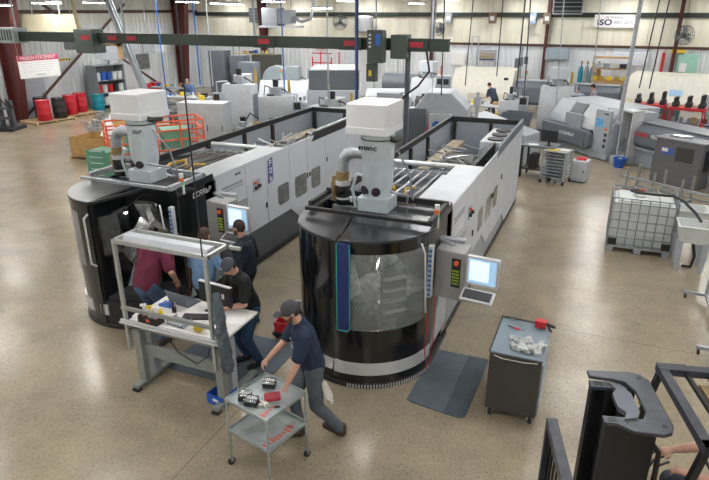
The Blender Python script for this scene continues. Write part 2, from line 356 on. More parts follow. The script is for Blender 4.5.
# ---------------------------------------------------------------- big machining centres
# local frame: x 0 = middle of the drum, y 0 = centre of the drum front, rear towards +y
def half_disc(r, x0=None, a0=180, a1=360, cy=0, n=24, scale=1):
    return [(r*cos(radians(a0+(a1-a0)*k/n)), cy+r*sin(radians(a0+(a1-a0)*k/n))) for k in range(n+1)]
def machining_centre(label, X, opened):
    t=thing('machining_centre',label,'milling machine',(X,7.05,0),0)
    R=.93; xr=.93; yb=8.3
    # --- base and bands
    MB().prism(half_disc(R+.03)+[(R+.03,.9),(-R-.03,.9)],0,.07,'z').build('base_plinth',blackm,t,.01)
    fr=MB()
    if not opened:
        for k in range(34):
            a=radians(275+k*2.35); c,s=cos(a),sin(a)
            fr.at((R+.035)*c,(R+.035)*s,.0,a).box(-.004,-.009,.012,.004,.009,.062)
        fr.build('fringe',silver,t)
    # front shell below the window, black
    MB().arc(0,0,R-.04,R,.07,.86,181,268).box(-R,0,.07,-R+.04,.9,2.02).build('lower_shell',black,t)
    if opened:
        # left door half, closed shell with grey translucent window; right half slid open
        MB().arc(0,0,R-.03,R+.015,.86,1.0,181,268).arc(0,0,R-.03,R+.015,1.88,2.05,181,268).arc(0,0,R-.05,R+.02,.07,2.05,254,270,8).build('door_frame',black,t)
        w=MB().arc(0,0,R-.01,R+.012,1.0,1.88,182,254).build('door_window',silver_grey,t)
        hd=MB().tube([(.0,-R-.03,1.9),(-.03,-R-.09,1.84),(-.03,-R-.09,1.12),(.0,-R-.03,1.06)],.016,8).build('door_handle',silver,t)
        MB().arc(0,0,R,R+.02,.22,.40,181,274).build('band',silver,t)
        MB().arc(0,0,R-.05,R,.07,.45,270,359).build('front_sill',blackm,t)
        # black edge post of the opening
        MB().box(.0,-R,.07,.03,-.2,2.05).build('opening_post',black,t)
        roof=MB().prism(half_disc(R+.02,None,180,272)+[(.02,0.25),(-R-.02,.25)],2.03,2.08,'z').build('roof',black_roof,t,.01)
        MB().tube([(.05,-R+.02,2.06),(.35,0.3,2.06)],.03,4).tube([(.35,.3,2.06),(.9,.1,2.06)],.03,4).build('roof_rail',blackm,t)
    else:
        MB().arc(0,0,R,R+.025,.75,2.06,181,268).box(-R-.02,0,.75,-R+.03,.9,2.06).build('left_door',black,t)
        MB().arc(0,0,R-.02,R+.012,.40,.86,268,352).build('door_frame',black,t); MB().arc(0,0,R-.02,R+.012,1.92,2.06,268,358).build('upper_frame',black,t)
        MB().arc(0,0,R-.005,R+.008,.86,1.92,272,345).build('door_window',smoke,t)
        MB().arc(0,0,R-.03,R+.012,.40,2.06,345,359,6).build('door_edge',graphite,t)
        MB().arc(0,0,R,R+.03,.22,.37,181,262).arc(0,0,R,R+.02,.20,.38,263,356).build('band',silver,t)
        MB().arc(0,0,R-.03,R+.01,.07,.22,268,358).arc(0,0,R-.03,R+.01,.36,.42,268,358).build('lower_band',black,t)
        st=MB().prism([(-.05,.90),(.05,.84),(.10,.84),(.125,.88),(.125,2.06),(-.05,2.06)],-R-.045,-R-.015,'y').build('door_handle',navyp,t,.004,label='navy blue door pull with a green outline')
        e=MB()
        for a,b in (((-.05,.86),(-.05,2.06)),((-.05,.86),(.09,.86)),((.09,.86),(.125,.90)),((.125,.90),(.125,2.06))):
            e.tube([(a[0],-R-.048,a[1]),(b[0],-R-.048,b[1])],.007,6)
        e.build('handle_edge',tealg,st)
        MB().prism(half_disc(R+.02,None,180,266)+[(-.14,.0),(-R-.02,.0)],2.05,2.09,'z').build('left_roof',black_roof,t,.008)
        MB().prism(half_disc(R+.02,None,268,360)+[(R+.02,.02),(-.22,.02),(-.1,-.5)],2.06,2.10,'z').build('right_roof',grey_roof,t,.008)
        MB().tube([(-.06,-.86,2.10),(-.24,.0,2.12)],.022,6).build('roof_rib',blackm,t)
    # --- interior
    it=MB().box(-.8,.55,.1,.85,.62,2.0)
    it.build('back_liner',steel_dark if opened else steel_mid,t)
    m=MB()
    m.at(.15,-.05,.95,0,radians(70)).cyl(0,0,-.12,.12,.33)
    m.at(.15,-.05,.95,0,radians(70)).cyl(0,0,.1,.22,.18)
    m.at()
    m.build('rotary_table',inox,t)
    m=MB()
    m.at(-.28,-.25,1.15,radians(25),radians(28),radians(-20)).box(-.22,-.3,-.04,.22,.3,.05)
    m.at(.35,.15,1.45,radians(-35),radians(-50),radians(25)).box(-.17,-.28,-.05,.17,.28,.05)
    m.at(.1,.2,1.55,radians(10),radians(-60)).box(-.16,-.28,-.04,.16,.28,.04)
    m.at(.62,-.05,1.2,radians(-60),radians(25)).box(-.17,-.2,-.04,.17,.2,.04)
    m.at(-.45,.1,1.55,radians(40),radians(-40)).box(-.14,-.25,-.03,.14,.25,.03)
    if opened:
        m.at(-.35,-.45,1.25,radians(15),radians(50),radians(-10)).box(-.3,-.3,-.02,.25,.3,.02)
        m.at(.3,-.35,1.35,radians(-25),radians(60),radians(15)).box(-.16,-.35,-.03,.16,.3,.03)
        m.at(-.25,-.3,.75,radians(10),radians(60)).box(-.3,-.3,-.02,.3,.3,.02)
    m.build('guard_plate',inox,t,.008)
    m=MB(); m.at(.1,.1,1.25,0,radians(-35)).cyl(0,0,0,.5,.10).cyl(0,0,-.12,0,.05); m.build('spindle',chrome,t)
    m=MB(); m.at(.35,-.2,.75,radians(20)); m.box(-.13,-.1,-.3,.13,.1,.25); m.build('fixture',inox,t,.01)
    if not opened:
        sl=MB()
        for k in range(4):
            sl.arc(0,0,R-.12,R-.06,1.06+k*.155,1.085+k*.155,304,326,6)
        sl.build('shelf_slat',alu,t)
        MB().arc(0,0,R-.13,R-.12,.95,1.62,302,328,6).build('slat_panel',steel_dark,t)
    # floor of the work area
    MB().prism(half_disc(R-.06)+[(R-.06,.6),(-R+.06,.6)],.42,.5,'z').build('chip_tray',steel_dark,t)
    # --- body block behind the drum
    bd=MB().box(-xr,.62,.0,xr,.95,2.05)
    bd.build('body_block',black,t,.01)
    # right side panel of the front block
    MB().box(xr-.02,-.06,.45,xr,.88,2.16).build('side_panel',black if opened else graphite,t,.006)
    if opened:
        glyphs('lettering',6,.065,.085,(xr+.003,.55,1.93),(90,0,90),silver,t,3)
    MB().prism([(.0,.25),(.88,.25),(.88,.9),(.35,.9)],xr-.03,xr+.005,'x').build('lower_cover',lgrey,t,.005)
    MB().box(xr-.03,-.1,.02,xr,8.3,.12).build('kick_plate',blackm,t)
    # front top frame with two cross bars
    fm=MB().box(-.86,-.22,2.15,.9,-.16,2.2).box(-.93,.62,2.15,.93,.68,2.23).box(.87,-.2,2.14,.93,.68,2.22).box(-.93,.02,2.12,-.87,.68,2.2)
    if not opened:
        fm.build('top_frame',blackm,t,.006)
    else:
        fm.build('top_frame',galv,t,.006)
    MB().prism([(-.3,.0),(.86,.0),(.86,.62),(-.3,.62)],2.05,2.10,'z').build('top_plate',grey_roof if not opened else blackm,t)
    # handle strip on the right corner
    hs=MB().box(.925,-.30,1.2,.985,-.22,1.92).build('slide_rail',silver,t,.004)
    for k in range(10): MB().box(.935,-.312,1.22+k*.068,.975,-.299,1.265+k*.068).build('rail_window',blue_dim,hs)
    MB().tube([(.86,-.40,1.98),(.93,-.46,1.88),(.96,-.44,1.1),(.94,-.34,1.0)],.012,8).build('grab_bar',silver,t)
    # red and clear hoses down to the floor
    MB().tube([(.92,-.3,1.15),(.97,-.36,.8),(.95,-.34,.4),(.99,-.3,.1)],.007,6).tube([(.97,-.05,1.2),(1.0,-.06,.8),(.99,-.1,.4),(1.0,-.22,.1)],.006,6).build('air_line',red,t)
    # stack light
    sl=MB().cyl(.91,.1,2.02,2.17,.035).build('stack_light',silver,t)
    for z,mm in ((2.17,green_l),(2.22,orange_l),(2.29,clear_l)):
        MB().cyl(.91,.1,z,z+.055,.034).build('light_segment',mm,sl)
    # --- tower
    tx,ty=(.04,.33) if opened else (-.02,.36); HZ=0 if opened else .07
    tb=MB().box(tx-.22,ty-.2,2.10,tx+.22,ty+.22,2.30).build('tower_base',towerm,t,.012)
    tm=MB().lathe([(.0,2.30),(.205,2.30),(.19,2.36),(.215,2.45),(.228,3.1+HZ),(.0,3.1+HZ)],tx,ty,36).build('tower',towerm,t)
    ar=MB()
    for a in (235,285): 
        c,s=cos(radians(a)),sin(radians(a))
        ar.at(tx+.185*c,ty+.185*s,2.42,radians(a)).cyl(0,0,-.04,.0,.055,seg=20).at(tx+.185*c,ty+.185*s,2.40,radians(a),0,pi/2).cyl(0,0,.0,.047,.062,seg=20)
    ar.build('arch_opening',blackm,tm)
    MB().lathe([(.228,3.02+HZ),(.236,3.02+HZ),(.236,3.035+HZ),(.228,3.035+HZ)],tx,ty,36).build('seam_ring',blackm,tm)
    if not opened:
        text('lettering','mınc',.11,(tx-.06,ty-.228,2.93+HZ),(90,0,0),blackm,t,.008,sx=1.25)
    else: glyphs('lettering',3,.04,.06,(tx+.10,ty-.212,2.93),(90,0,25),blackm,t,4,0)
    hx0,hx1,hy0,hy1=tx-.36,tx+.20,.10,.78
    h=MB().box(hx0,hy0,3.14+HZ,hx1,hy1,3.50+HZ).build('tower_hood',hoodw,t,.012)
    MB().box(hx0-.008,hy0-.008,3.10+HZ,hx1+.008,hy1+.008,3.20+HZ).build('hood_skirt',hoodw,h,.006)
    MB().tube([(tx+.22,.25,3.12),(tx+.27,.3,3.10),(tx+.27,.5,3.08)],.04,8).build('side_valve',blackm,t)
    # duct elbow, clamp and canister
    MB().tube([(-.18,.33,2.88),(-.36,.33,2.88),(-.46,.33,2.84),(-.52,.33,2.75),(-.53,.33,2.60)],.085,14).build('elbow_duct',galv,t)
    MB().cyl(-.53,.33,2.47,2.60,.095).build('duct_clamp',brass,t)
    MB().cyl(-.53,.33,2.12,2.40,.10).build('filter_can',black,t)
    MB().cyl(-.53,.33,2.40,2.47,.105).build('can_ring',silver,t); MB().cyl(-.53,.33,2.20,2.23,.104).build('can_ring',silver,t)
    MB().cyl(-.68,.36,2.14,2.5,.03).cyl(-.68,.36,2.3,2.42,.045).build('gauge',brass,t)
    MB().tube([(-.3,.25,2.12),(-.33,.2,2.4),(-.26,.2,2.62),(-.18,.2,2.6)],.022,8).build('hose',towerm,t)
    MB().tube([(.26,.1,2.45),(.34,.2,2.4),(.38,.5,2.3),(.34,.6,2.15)],.018,8).tube([(.29,.3,2.95),(.40,.5,2.6),(.42,.62,2.2)],.013,6).build('pipe',galv,t)
    # --- rear body: side panels with seams
    def zb(y):
        y=y+7.05
        pts=[(7.9,.74),(10.55,.74),(10.98,.42),(12.9,.40),(13.0,.40),(13.5,.04),(15.4,.04)]
        for (a,za),(b,zb_) in zip(pts,pts[1:]):
            if a<=y<=b: return za+(zb_-za)*(y-a)/(b-a)
        return .04
    seams=[.9,1.85,2.58,3.50,4.33,5.25,6.5,7.4,8.3]
    kinks=[3.5,3.93,5.9,6.45]
    for a,b in zip(seams,seams[1:]):
        ys=[a+.006]+[k for k in kinks if a<k<b]+[b-.006]
        poly=[(y,zb(y)) for y in ys]
        if a<3.6: top=2.10
        top0=2.10; poly += [(b-.006,top0),(a+.006,top0)]
        MB().prism(poly,xr-.02,xr,'x').build('side_panel',white,t,.004)
    MB().prism([(.9,.12),(8.28,.12),(8.28,2.0),(.9,2.0)],xr-.10,xr-.025,'x').build('side_frame',slate,t)
    MB().prism([(.9,.1),(6.4,.1),(6.4,.6),(.9,.78)],xr-.025,xr-.021,'x').build('skirt',dgrey if opened else mgrey,t)
    for (a,b,c,d) in ((2.98,3.44,.95,1.37),(3.72,4.26,.90,1.37),(4.50,4.95,.90,1.36)):
        k=.07; MB().prism([(a,c+k),(a+k,c),(b-k,c),(b,c+k*.4),(b,d-k*.3),(b-k,d),(a+k*.4,d),(a,d-k)],xr-.005,xr+.004,'x').build('side_window',mgrey_win,t)
    for y,z in ((2.52,1.12),(4.42,1.28),(4.30,1.28),(5.32,1.42)): MB().box(xr,y-.02,z-.05,xr+.02,y+.02,z+.05).build('latch',blackm,t,.004)
    MB().box(xr,1.10,1.80,xr+.006,1.74,1.84).box(xr,1.10,1.75,xr+.006,1.74,1.77).build('vent_slot',mgrey,t)
    MB().prism([(1.12,1.38),(1.80,1.38),(1.80,1.50),(1.12,1.50)],xr,xr+.05,'x').build('pull_shelf',alu,t,.006)
    bt=MB().box(xr,2.08,1.50,xr+.012,2.32,1.72).build('switch_plate',lgrey,t)
    MB().box(xr+.012,2.11,1.54,xr+.05,2.17,1.60).build('rotary_switch',blackm,bt,.006); MB().box(xr+.012,2.22,1.56,xr+.06,2.29,1.62).build('rotary_switch',blackm,bt,.006)
    MB().at(xr+.012,2.14,1.67,0,0,pi/2).cyl(0,0,0,.035,.028).build('stop_button',orange,bt)
    if opened:
        lg=MB().prism([(2.62,1.52),(2.82,1.56),(2.82,2.02),(2.64,1.98)],xr,xr+.004,'x').build('logo_plate',logo_m,t)
        for k,ch in enumerate('SLG'):
            glyphs('logo_letter',1,.09,.11,(xr+.008,2.73,1.92-k*.15),(90,0,90),paper,lg,5+k,0)
        glyphs('lettering',5,.03,.04,(xr+.003,1.60,1.98),(90,0,90),blackm,t,9)
    # --- top of the front half: flat white cover right, cable tray left
    MB().box(.36,.95,1.98,xr-.02,2.5,2.10).box(.42,2.5,1.98,xr-.02,3.3,2.10).build('top_cover',white if not opened else offw,t,.008)
    MB().box(-xr,.95,.2,.2,3.2,1.80).build('tray_base',dgrey,t)
    rd=MB()
    for k in range(20):
        x=-.80+k*.056+random.uniform(-.01,.01); z=1.87+.05*(k%3)
        rd.tube([(x,1.0,z),(x+.02,2.0,z+random.uniform(-.02,.03)),(x+.03,3.1,z)],.017,6)
    rd.build('conduit',steel if not opened else brownpipe,t)
    for k in range(3): MB().tube([(-.8,1.25+k*.8,1.96),(.3,1.27+k*.8,1.96)],.014,6).build('tray_rung',mgrey,t)
    MB().tube([(-.4,1.2,1.95),(-.46,1.5,2.05),(-.3,1.75,2.08),(-.18,1.6,2.02)],.03,8).tube([(.05,1.4,2.0),(.0,1.6,2.06),(.1,1.8,2.02)],.022,8).build('yellow_hose',yellow_dk,t)
    # --- rear enclosure
    MB().box(-xr,3.2,.05,-xr+.03,yb,2.0).build('left_wall',lgrey_blue,t)
    MB().box(-xr,yb-.03,.05,xr,yb,2.0).build('rear_wall',lgrey_blue,t)
    MB().box(-xr+.03,3.2,1.15,.9,yb-.03,1.2).build('inner_floor',dgrey,t)
    MB().box(-xr,3.17,1.2,xr-.03,3.2,1.95).build('front_wall',lgrey_blue,t)
    rl=MB().box(-xr-.02,1.0,2.0,-xr+.05,yb,2.12).box(-xr,yb-.06,2.0,xr,yb+.01,2.12)
    rl.build('black_rail',blackm,t,.006)
    # sloping dark rail on the right side behind the step
    MB().prism([(4.55,1.98),(yb,1.98),(yb,2.16),(4.75,2.16)],xr-.06,xr+.005,'x').build('rear_rail',slate if not opened else blackm,t,.004)
    for y in (3.2,4.6,5.9): MB().box(-xr+.03,y,1.2,-xr+.09,y+.10,2.0).build('enclosure_post',blackm,t)
    for x in (-.84,.1): MB().box(x,yb-.12,1.2,x+.08,yb-.04,2.0).build('enclosure_post',blackm,t)
    MB().tube([(-.80,3.28,2.05),(.86,3.32,2.05)],.045,10).build('cross_tube',silver,t)
    # inner cabinet and chip conveyor clutter
    if not opened:
        ic=MB().box(.24,6.3,1.2,.86,8.1,1.92).build('inner_cabinet',white,t,.01)
        for k in range(3):
            MB().cyl(.55,6.65+k*.55,1.92,1.95,.20).build('fan_grille',blackm,ic)
    else:
        ic=MB()
        for k in range(5): ic.box(.40,5.3+k*.55,1.95,.9,5.36+k*.55,2.0)
        ic.box(.40,5.3,1.95,.46,7.8,2.0); ic.build('inner_rack',galv,t)
    MB().box(-.72,3.5,1.45,-.42,7.8,1.60).build('conveyor_bed',beige_bed,t)
    cl=MB()
    for k in range(34):
        x=random.uniform(-.3,.45); y=random.uniform(3.7,5.9); a=random.uniform(0,pi)
        cl.tube([(x,y,1.74+random.uniform(0,.12)),(x+.45*cos(a),y+.45*sin(a),1.76+random.uniform(0,.14))],.018,6)
    cl.build('tool_arm',steel,t)
    MB().box(-.38,3.6,1.45,.55,5.9,1.70).build('drive_unit',blackm,t,.02)
    MB().box(-.40,3.4,1.38,.62,3.5,1.9).box(.55,3.4,1.38,.62,6.2,1.95).build('drive_rail',blackm,t)
    # --- control pendant
    px=1.02 if not opened else 1.20; 
    MB().box(px-.05,.25,1.75,px+.3,.36,1.93).tube([(px-.1,.3,1.9),(px+.2,.1,1.9)],.035,8).build('pendant_arm',lgrey,t,.01)
    cb=MB().prism([(px,-.08),(px+.40,-.14),(px+.40,.22),(px,.22)],1.22,1.90,'z').build('control_box',mgrey2,t,.012)
    MB().at(px+.20,-.115,0,radians(-8)).box(.03,-.012,1.42,.15,.0,1.82).build('button_panel',blackm,cb)
    MB().at(px+.20,-.125,0,radians(-8)).at(px+.29,-.14,1.765,0,pi/2).cyl(0,0,0,.035,.03).build('stop_button',orange,cb)
    bp=MB(); bp.at(px+.20,-.125,0,radians(-8))
    for i in range(4):
        for j in range(5): bp.box(.045+i*.025,-.012,1.46+j*.045,.06+i*.025,-.002,1.485+j*.045)
    bp.build('push_buttons',greenbtn,cb)
    sc=MB().at(px+.42,-.15,0,radians(-6)).box(0,0,1.50,.42,.07,1.90).build('screen_housing',silver,t,.008)
    MB().at(px+.42,-.15,0,radians(-6)).box(.03,-.006,1.54,.39,.0,1.87).build('screen',scrn,sc)
    MB().at(px+.42,-.15,0,radians(-6)).box(.05,-.010,1.58,.30,-.006,1.85).build('screen_window',scrb,sc)
    kb=MB().at(px+.41,-.17,1.47,radians(-6),radians(25)).box(0,-.20,-.03,.42,.0,.0).build('keyboard_tray',silver,t,.006)
    MB().at(px+.41,-.17,1.47,radians(-6),radians(25)).box(.03,-.17,.0,.39,-.03,.008).build('keyboard',keys,kb)
    if not opened:
        for o_ in list(t.children):
            if o_.name.split('.')[0] in ('pendant_arm','control_box','screen_housing','keyboard_tray'): o_.location.z-=.09; o_.location.x-=.05
        
    if opened:
        for o_ in list(t.children):
            if o_.name.split('.')[0] in ('pendant_arm','control_box','screen_housing','keyboard_tray'):
                o_.location.y+=.35
    return t
silver_grey=mt('silver_grey_panel',(.30,.29,.33),.28,.4,var=.15,scale=1.2)
black_roof=mt('dark_roof',(.035,.038,.045),.3,.3,var=.3,scale=30)
grey_roof=mt('grey_roof',(.055,.06,.07),.22,.5,var=.1)
steel_dark=mt('dark_steel',(.07,.075,.08),.4,.5,var=.4,scale=4)
blue_dim=mt('blue_lens',(.06,.16,.38),.3)
green_l=mt('green_lens',(.10,.55,.25),.3); orange_l=mt('orange_lens',(.75,.16,.04),.3); clear_l=mt('clear_lens',(.65,.68,.66),.3)
mgrey_win=mt('side_window_tint',(.16,.17,.175),.15,.2,var=.35,scale=5)
logo_m=mt('logo_navy',(.05,.05,.22),.4)
yellow_dk=mt('yellow_hose_paint',(.50,.33,.05),.5)
brownpipe=mt('dusty_conduit',(.15,.135,.12),.6)
lgrey_blue=mt('blue_grey_panel',(.36,.40,.46),.4)
beige_bed=mt('beige_bed',(.40,.34,.24),.6,var=.2)
mgrey2=mt('pendant_grey',(.30,.30,.30),.4)
greenbtn=mt('green_buttons',(.35,.50,.05),.4)
keys=mt('keyboard_keys',(.04,.04,.04),.6,var=.9,scale=90)
machining_centre('large white machining centre with closed black drum front, navy pull strip and clear curved window',-2.72,False)
machining_centre('large white machining centre on the left with its black drum open towards the lamp-lit bench',-6.79,True)
# ---------------------------------------------------------------- people
def ik(a,c,l1,l2,pole):
    a=V(a);c=V(c); d=c-a; L=min(d.length,(l1+l2)*.995); d=d.normalized()
    c=a+d*L; k=(l1*l1-l2*l2+L*L)/(2*L); h=sqrt(max(l1*l1-k*k,0)); p=V(pole)-d*V(pole).dot(d)
    p=p.normalized() if p.length>1e-4 else d.orthogonal().normalized()
    return a+d*k+p*h, c
def person(label, loc, rz, hip=.93, lean=8, head=(0,20), hands=None, feet=None, top=(.05,.05,.06), sleeve='short', pants=(.05,.06,.08),
           hat=None, hair=(.03,.02,.015), beard=False, shoes=(.05,.035,.03), body_vox=.009, elbow=(-.35,-1,-.4), fold=.006, scale=1., seed=1, shy=0, hipy=0, curl=55, upper=None, group=None, cat='person'):
    t=thing('person',label,cat,loc,rz,group)
    a=radians(lean); u=V((0,sin(a),cos(a))); fwd=V((0,cos(a),-sin(a))); X=V((1,0,0))
    H=V((0,hipy,hip)); sh=H+u*.47; nb=H+u*.53
    hy,hp=radians(head[0]),radians(head[1])
    Rh=Matrix.Rotation(hy,3,'Z')@Matrix.Rotation(-hp,3,'X')
    hc=nb+u*.07+Rh@V((0,.035,.11))
    b=MB(); s=MB(); p=MB()
    # torso
    b.limb(H+u*.02,H+u*.2,.11,.10,X,1.35).limb(H+u*.2,H+u*.38,.10,.115,X,1.4)
    b.limb(nb-u*.08,nb+u*.08+fwd*.02,.065,.056).limb(sh-X*.15,sh+X*.15,.055,.055)
    # head
    b.ell(hc,(.074,.092,.108),Rh).ell(hc+Rh@V((0,.03,-.055)),(.055,.062,.062),Rh)
    b.limb(hc+Rh@V((0,.088,.01)),hc+Rh@V((0,.108,-.022)),.009,.014).ell(hc+Rh@V((0,.088,.022)),(.05,.012,.01),Rh)
    b.ell(hc+Rh@V((0,.088,-.058)),(.024,.010,.008),Rh)
    for sx in (-1,1): b.ell(hc+Rh@V((.075*sx,-.005,-.01)),(.012,.02,.03),Rh)
    s.limb(H+u*.0,H+u*.22,.140,.136,X,1.34).limb(H+u*.2,H+u*.39,.136,.132,X,1.46)
    s.limb(sh-X*.15-u*.02,sh+X*.15-u*.02,.075,.075).limb(nb-u*.06,nb-u*.01,.085,.072)
    hands=hands or {-1:(-.25,.15,.85),1:(.25,.15,.85)}
    for sx in (-1,1):
        S0=sh+X*.185*sx-u*.02; el,wr=ik(S0,hands[sx],.29,.26,(elbow[0]*-sx,elbow[1],elbow[2]))
        b.limb(S0,el,.050,.040).limb(el,el+(wr-el)*.35,.041,.042).limb(el+(wr-el)*.3,wr,.042,.028,seg=12)
        d=(wr-el).normalized()
        if sleeve=='short':
            s.limb(S0,S0+(el-S0)*.75,.080,.074)
        else:
            s.limb(S0,el,.072,.058).limb(el,wr-d*.02,.057,.042)
        # hand: palm, four unequal fingers bent at the knuckle, thumb from the side
        n=V((0,0,-1)); n=(n-d*n.dot(d)); n=n.normalized() if n.length>.2 else V((0,-1,0)); n=(n-d*n.dot(d)).normalized()
        side=d.cross(n)
        if side.dot(X)*sx>0: side=-side      # thumb side points to the middle of the body
        b.limb(wr+d*.015,wr+d*.075,.021,.024,side,1.55)
        for k,(off,L) in enumerate(((.030,.072),(.011,.080),(-.009,.074),(-.028,.060))):
            k0=wr+d*.085+side*off; c1=radians(curl*.6); c2=radians(curl*1.5)
            k1=k0+(d*cos(c1)+n*sin(c1))*L*.5; k2=k1+(d*cos(c2)+n*sin(c2))*L*.5
            b.limb(k0-d*.02,k1,.0095,.0085,seg=8).limb(k1,k2,.0085,.0075,seg=8)
        t0=wr+d*.03+side*.030; t1=t0+(side*.75+d*.6+n*.3).normalized()*.036; t2=t1+(d*.85+n*.5).normalized()*.030
        b.limb(t0-side*.01,t1,.013,.011,seg=8).limb(t1,t2,.011,.009,seg=8)
    # legs
    p.limb(H-X*.05,H+X*.05,.115,.115).limb(H-u*.06,H+u*.05,.118,.122,X,1.28)
    feet=feet or {-1:(-.12,0,0,0,0),1:(.12,0,0,0,0)}
    sho=MB()
    for sx in (-1,1):
        fx,fy,fz,pit,yw=feet[sx]
        fd=Matrix.Rotation(radians(yw),3,'Z')@Matrix.Rotation(radians(-pit),3,'X')@V((0,1,0))
        fu=Matrix.Rotation(radians(yw),3,'Z')@Matrix.Rotation(radians(-pit),3,'X')@V((0,0,1))
        an=V((fx,fy,fz))+fu*.09
        hj=H+X*.095*sx-V((0,0,.03)); kn,an2=ik(hj,an,(hip)*.475,(hip)*.465,(0.05*sx,1,0))
        b.limb(hj,kn,.085,.055).limb(kn,an,.052,.040)
        p.limb(hj,kn,.106,.078).limb(kn,an+(kn-an).normalized()*.02,.075,.064)
        b.limb(an,an+fd*.12-fu*.04,.035,.03)
        sho.limb(an-fu*.040-fd*.045,an-fu*.042+fd*.05,.050,.049).limb(an-fu*.042+fd*.05,an-fu*.052+fd*.17,.050,.039,X,1.25).limb(an+fu*.02,an-fu*.05,.058,.052)
    mobj('body',fuse(b,body_vox,3),skin,t)
    for sx in (-1,1):
        MB().ell(hc+Rh@V((.030*sx,.089,.006)),(.011,.006,.007),Rh,10).build('eye',blackm,t)
    tm=mt('cloth_%03d_%03d_%03d'%tuple(int(c*1000) for c in top),top,.85,var=.12,scale=9,bump=.25,bscale=70)
    pm=mt('cloth_%03d_%03d_%03d'%tuple(int(c*1000) for c in pants),pants,.85,var=.18,scale=9,bump=.3,bscale=70)
    sm=mt('shoe_%03d_%03d'%tuple(int(c*1000) for c in shoes[:2]),shoes,.6,var=.2)
    vx=max(body_vox,.010)
    mobj('shirt' if sleeve=='short' or not upper else upper,fuse(s,vx,3,fold,8.,seed),tm,t)
    mobj('trousers',fuse(p,vx,3,fold*.8,7.,seed+3),pm,t)
    mobj('shoes',fuse(sho,vx,2),sm,t)
    hm=mt('hair_%03d'%int(hair[0]*1000),hair,.8,var=.3,scale=60,bump=.5,bscale=90)
    if hat:
        ht=mt('cap_%03d'%int(hat[0]*1000),hat,.8,var=.1)
        c=MB().ell(hc+Rh@V((0,-.008,.028)),(.088,.104,.095),Rh)
        cc=MB().ell(hc+Rh@V((0,.115,.040)),(.070,.070,.010),Rh)
        hatm=MB(); hatm.v=c.v+cc.v; n=len(c.v); hatm.f=c.f+[tuple(i+n for i in f) for f in cc.f]
        o=mobj('cap',fuse(hatm,max(.006,body_vox*.7),1),ht,t)
        # front emblem patch
        MB().ell(hc+Rh@V((0,.094,.062)),(.026,.010,.020),Rh,10).build('cap_badge',mt('badge',(.35,.37,.4),.6),o)
        h=MB().ell(hc+Rh@V((0,-.028,-.012)),(.080,.080,.07),Rh)
        mobj('hair',fuse(h,body_vox,1,.003,40.),hm,t)
    else:
        h=MB().ell(hc+Rh@V((0,-.018,.030)),(.083,.092,.092),Rh).ell(hc+Rh@V((0,-.035,-.01)),(.078,.072,.07),Rh)
        mobj('hair',fuse(h,body_vox,1,.004,40.),hm,t)
    if beard:
        h=MB().ell(hc+Rh@V((0,.050,-.078)),(.056,.052,.045),Rh).limb(hc+Rh@V((-.06,.02,-.04)),hc+Rh@V((-.03,.07,-.085)),.02,.022).limb(hc+Rh@V((.06,.02,-.04)),hc+Rh@V((.03,.07,-.085)),.02,.022)
        mobj('beard',fuse(h,body_vox,1,.003,50.),mt('beard_brown',(.10,.045,.025),.8),t)
    t['h']=0; del t['h']
    return t,dict(hc=hc,Rh=Rh,H=H,u=u,fwd=fwd,sh=sh)

walker,wi=person('man in a navy polo and dark cap pushing the small steel cart',(-2.64,5.10,0),124,hip=.95,lean=14,head=(8,24),
    hands={1:(.11,.57,.88),-1:(-.27,.31,.88)},feet={1:(.00,.17,0,0,-10),-1:(-.12,-.24,.045,-32,-10)},
    top=(.012,.022,.055),pants=(.085,.10,.12),hat=(.055,.055,.065),beard=True,shoes=(.055,.035,.03),elbow=(-.3,-.8,-.5),seed=2)
walker.scale=(1.03,)*3
for dx,dz,sz in ((.075,.33,.026),(-.085,.33,.030)):
    q=wi['H']+wi['u']*dz+wi['fwd']*.148+V((dx,0,0))
    MB().ell(q,(sz*1.3,.006,sz*.6),Matrix.Rotation(-radians(15),3,'X'),12).build('shirt_badge',mt('badge_white',(.55,.6,.65),.7),walker)
gl=MB().limb((-.16,-.10,.80),(-.19,-.16,.62),.022,.030,(0,1,0),1.6)
for k in range(4): gl.limb((-.20+.022*k,-.15-.01*k,.62),(-.215+.03*k,-.19-.008*k,.53-.01*(k%2)),.011,.009)
gl.limb((-.16,-.12,.74),(-.15,-.19,.66),.012,.010)
gv=mobj('work_glove',fuse(gl,.008,1),rag,None); gv.location=walker.location; gv.rotation_euler=walker.rotation_euler
tag(gv,'off-white work gloves hanging from the back pocket of the man pushing the cart','glove')

_m,_=person('man in a maroon T-shirt bending into the open machine, seen from behind',(-5.78,6.00,0),-4,hip=.91,lean=26,head=(5,85),
    hands={1:(.26,.28,.90),-1:(-.12,.50,.95)},feet={-1:(-.13,0,0,0,0),1:(.14,.02,0,0,0)},top=(.135,.014,.045),pants=(.06,.10,.19),hair=(.05,.035,.025),seed=5,elbow=(-.8,-.6,-.5),fold=.008); _m.scale=(1.10,)*3
_m,_=person('man in a light blue long-sleeved shirt standing with his back to the bench',(-5.10,6.45,0),-5,hip=.95,lean=6,head=(10,15),
    hands={1:(.20,.30,1.00),-1:(-.20,.28,1.00)},top=(.17,.30,.50),sleeve='long',pants=(.04,.05,.07),hair=(.07,.04,.025),seed=8,elbow=(-.9,-.5,-.4),fold=.008)
_m.scale=(1.0,)*3
_m,_=person('bearded man in a dark navy jacket standing by the control screen, facing left',(-4.72,7.02,0),92,hip=.96,lean=3,head=(0,12),
    hands={1:(.22,.18,.98),-1:(-.22,.16,.96)},top=(.010,.018,.032),sleeve='long',pants=(.02,.022,.03),hair=(.035,.02,.012),beard=True,seed=11,fold=.008,upper='jacket')
_m.scale=(1.0,)*3
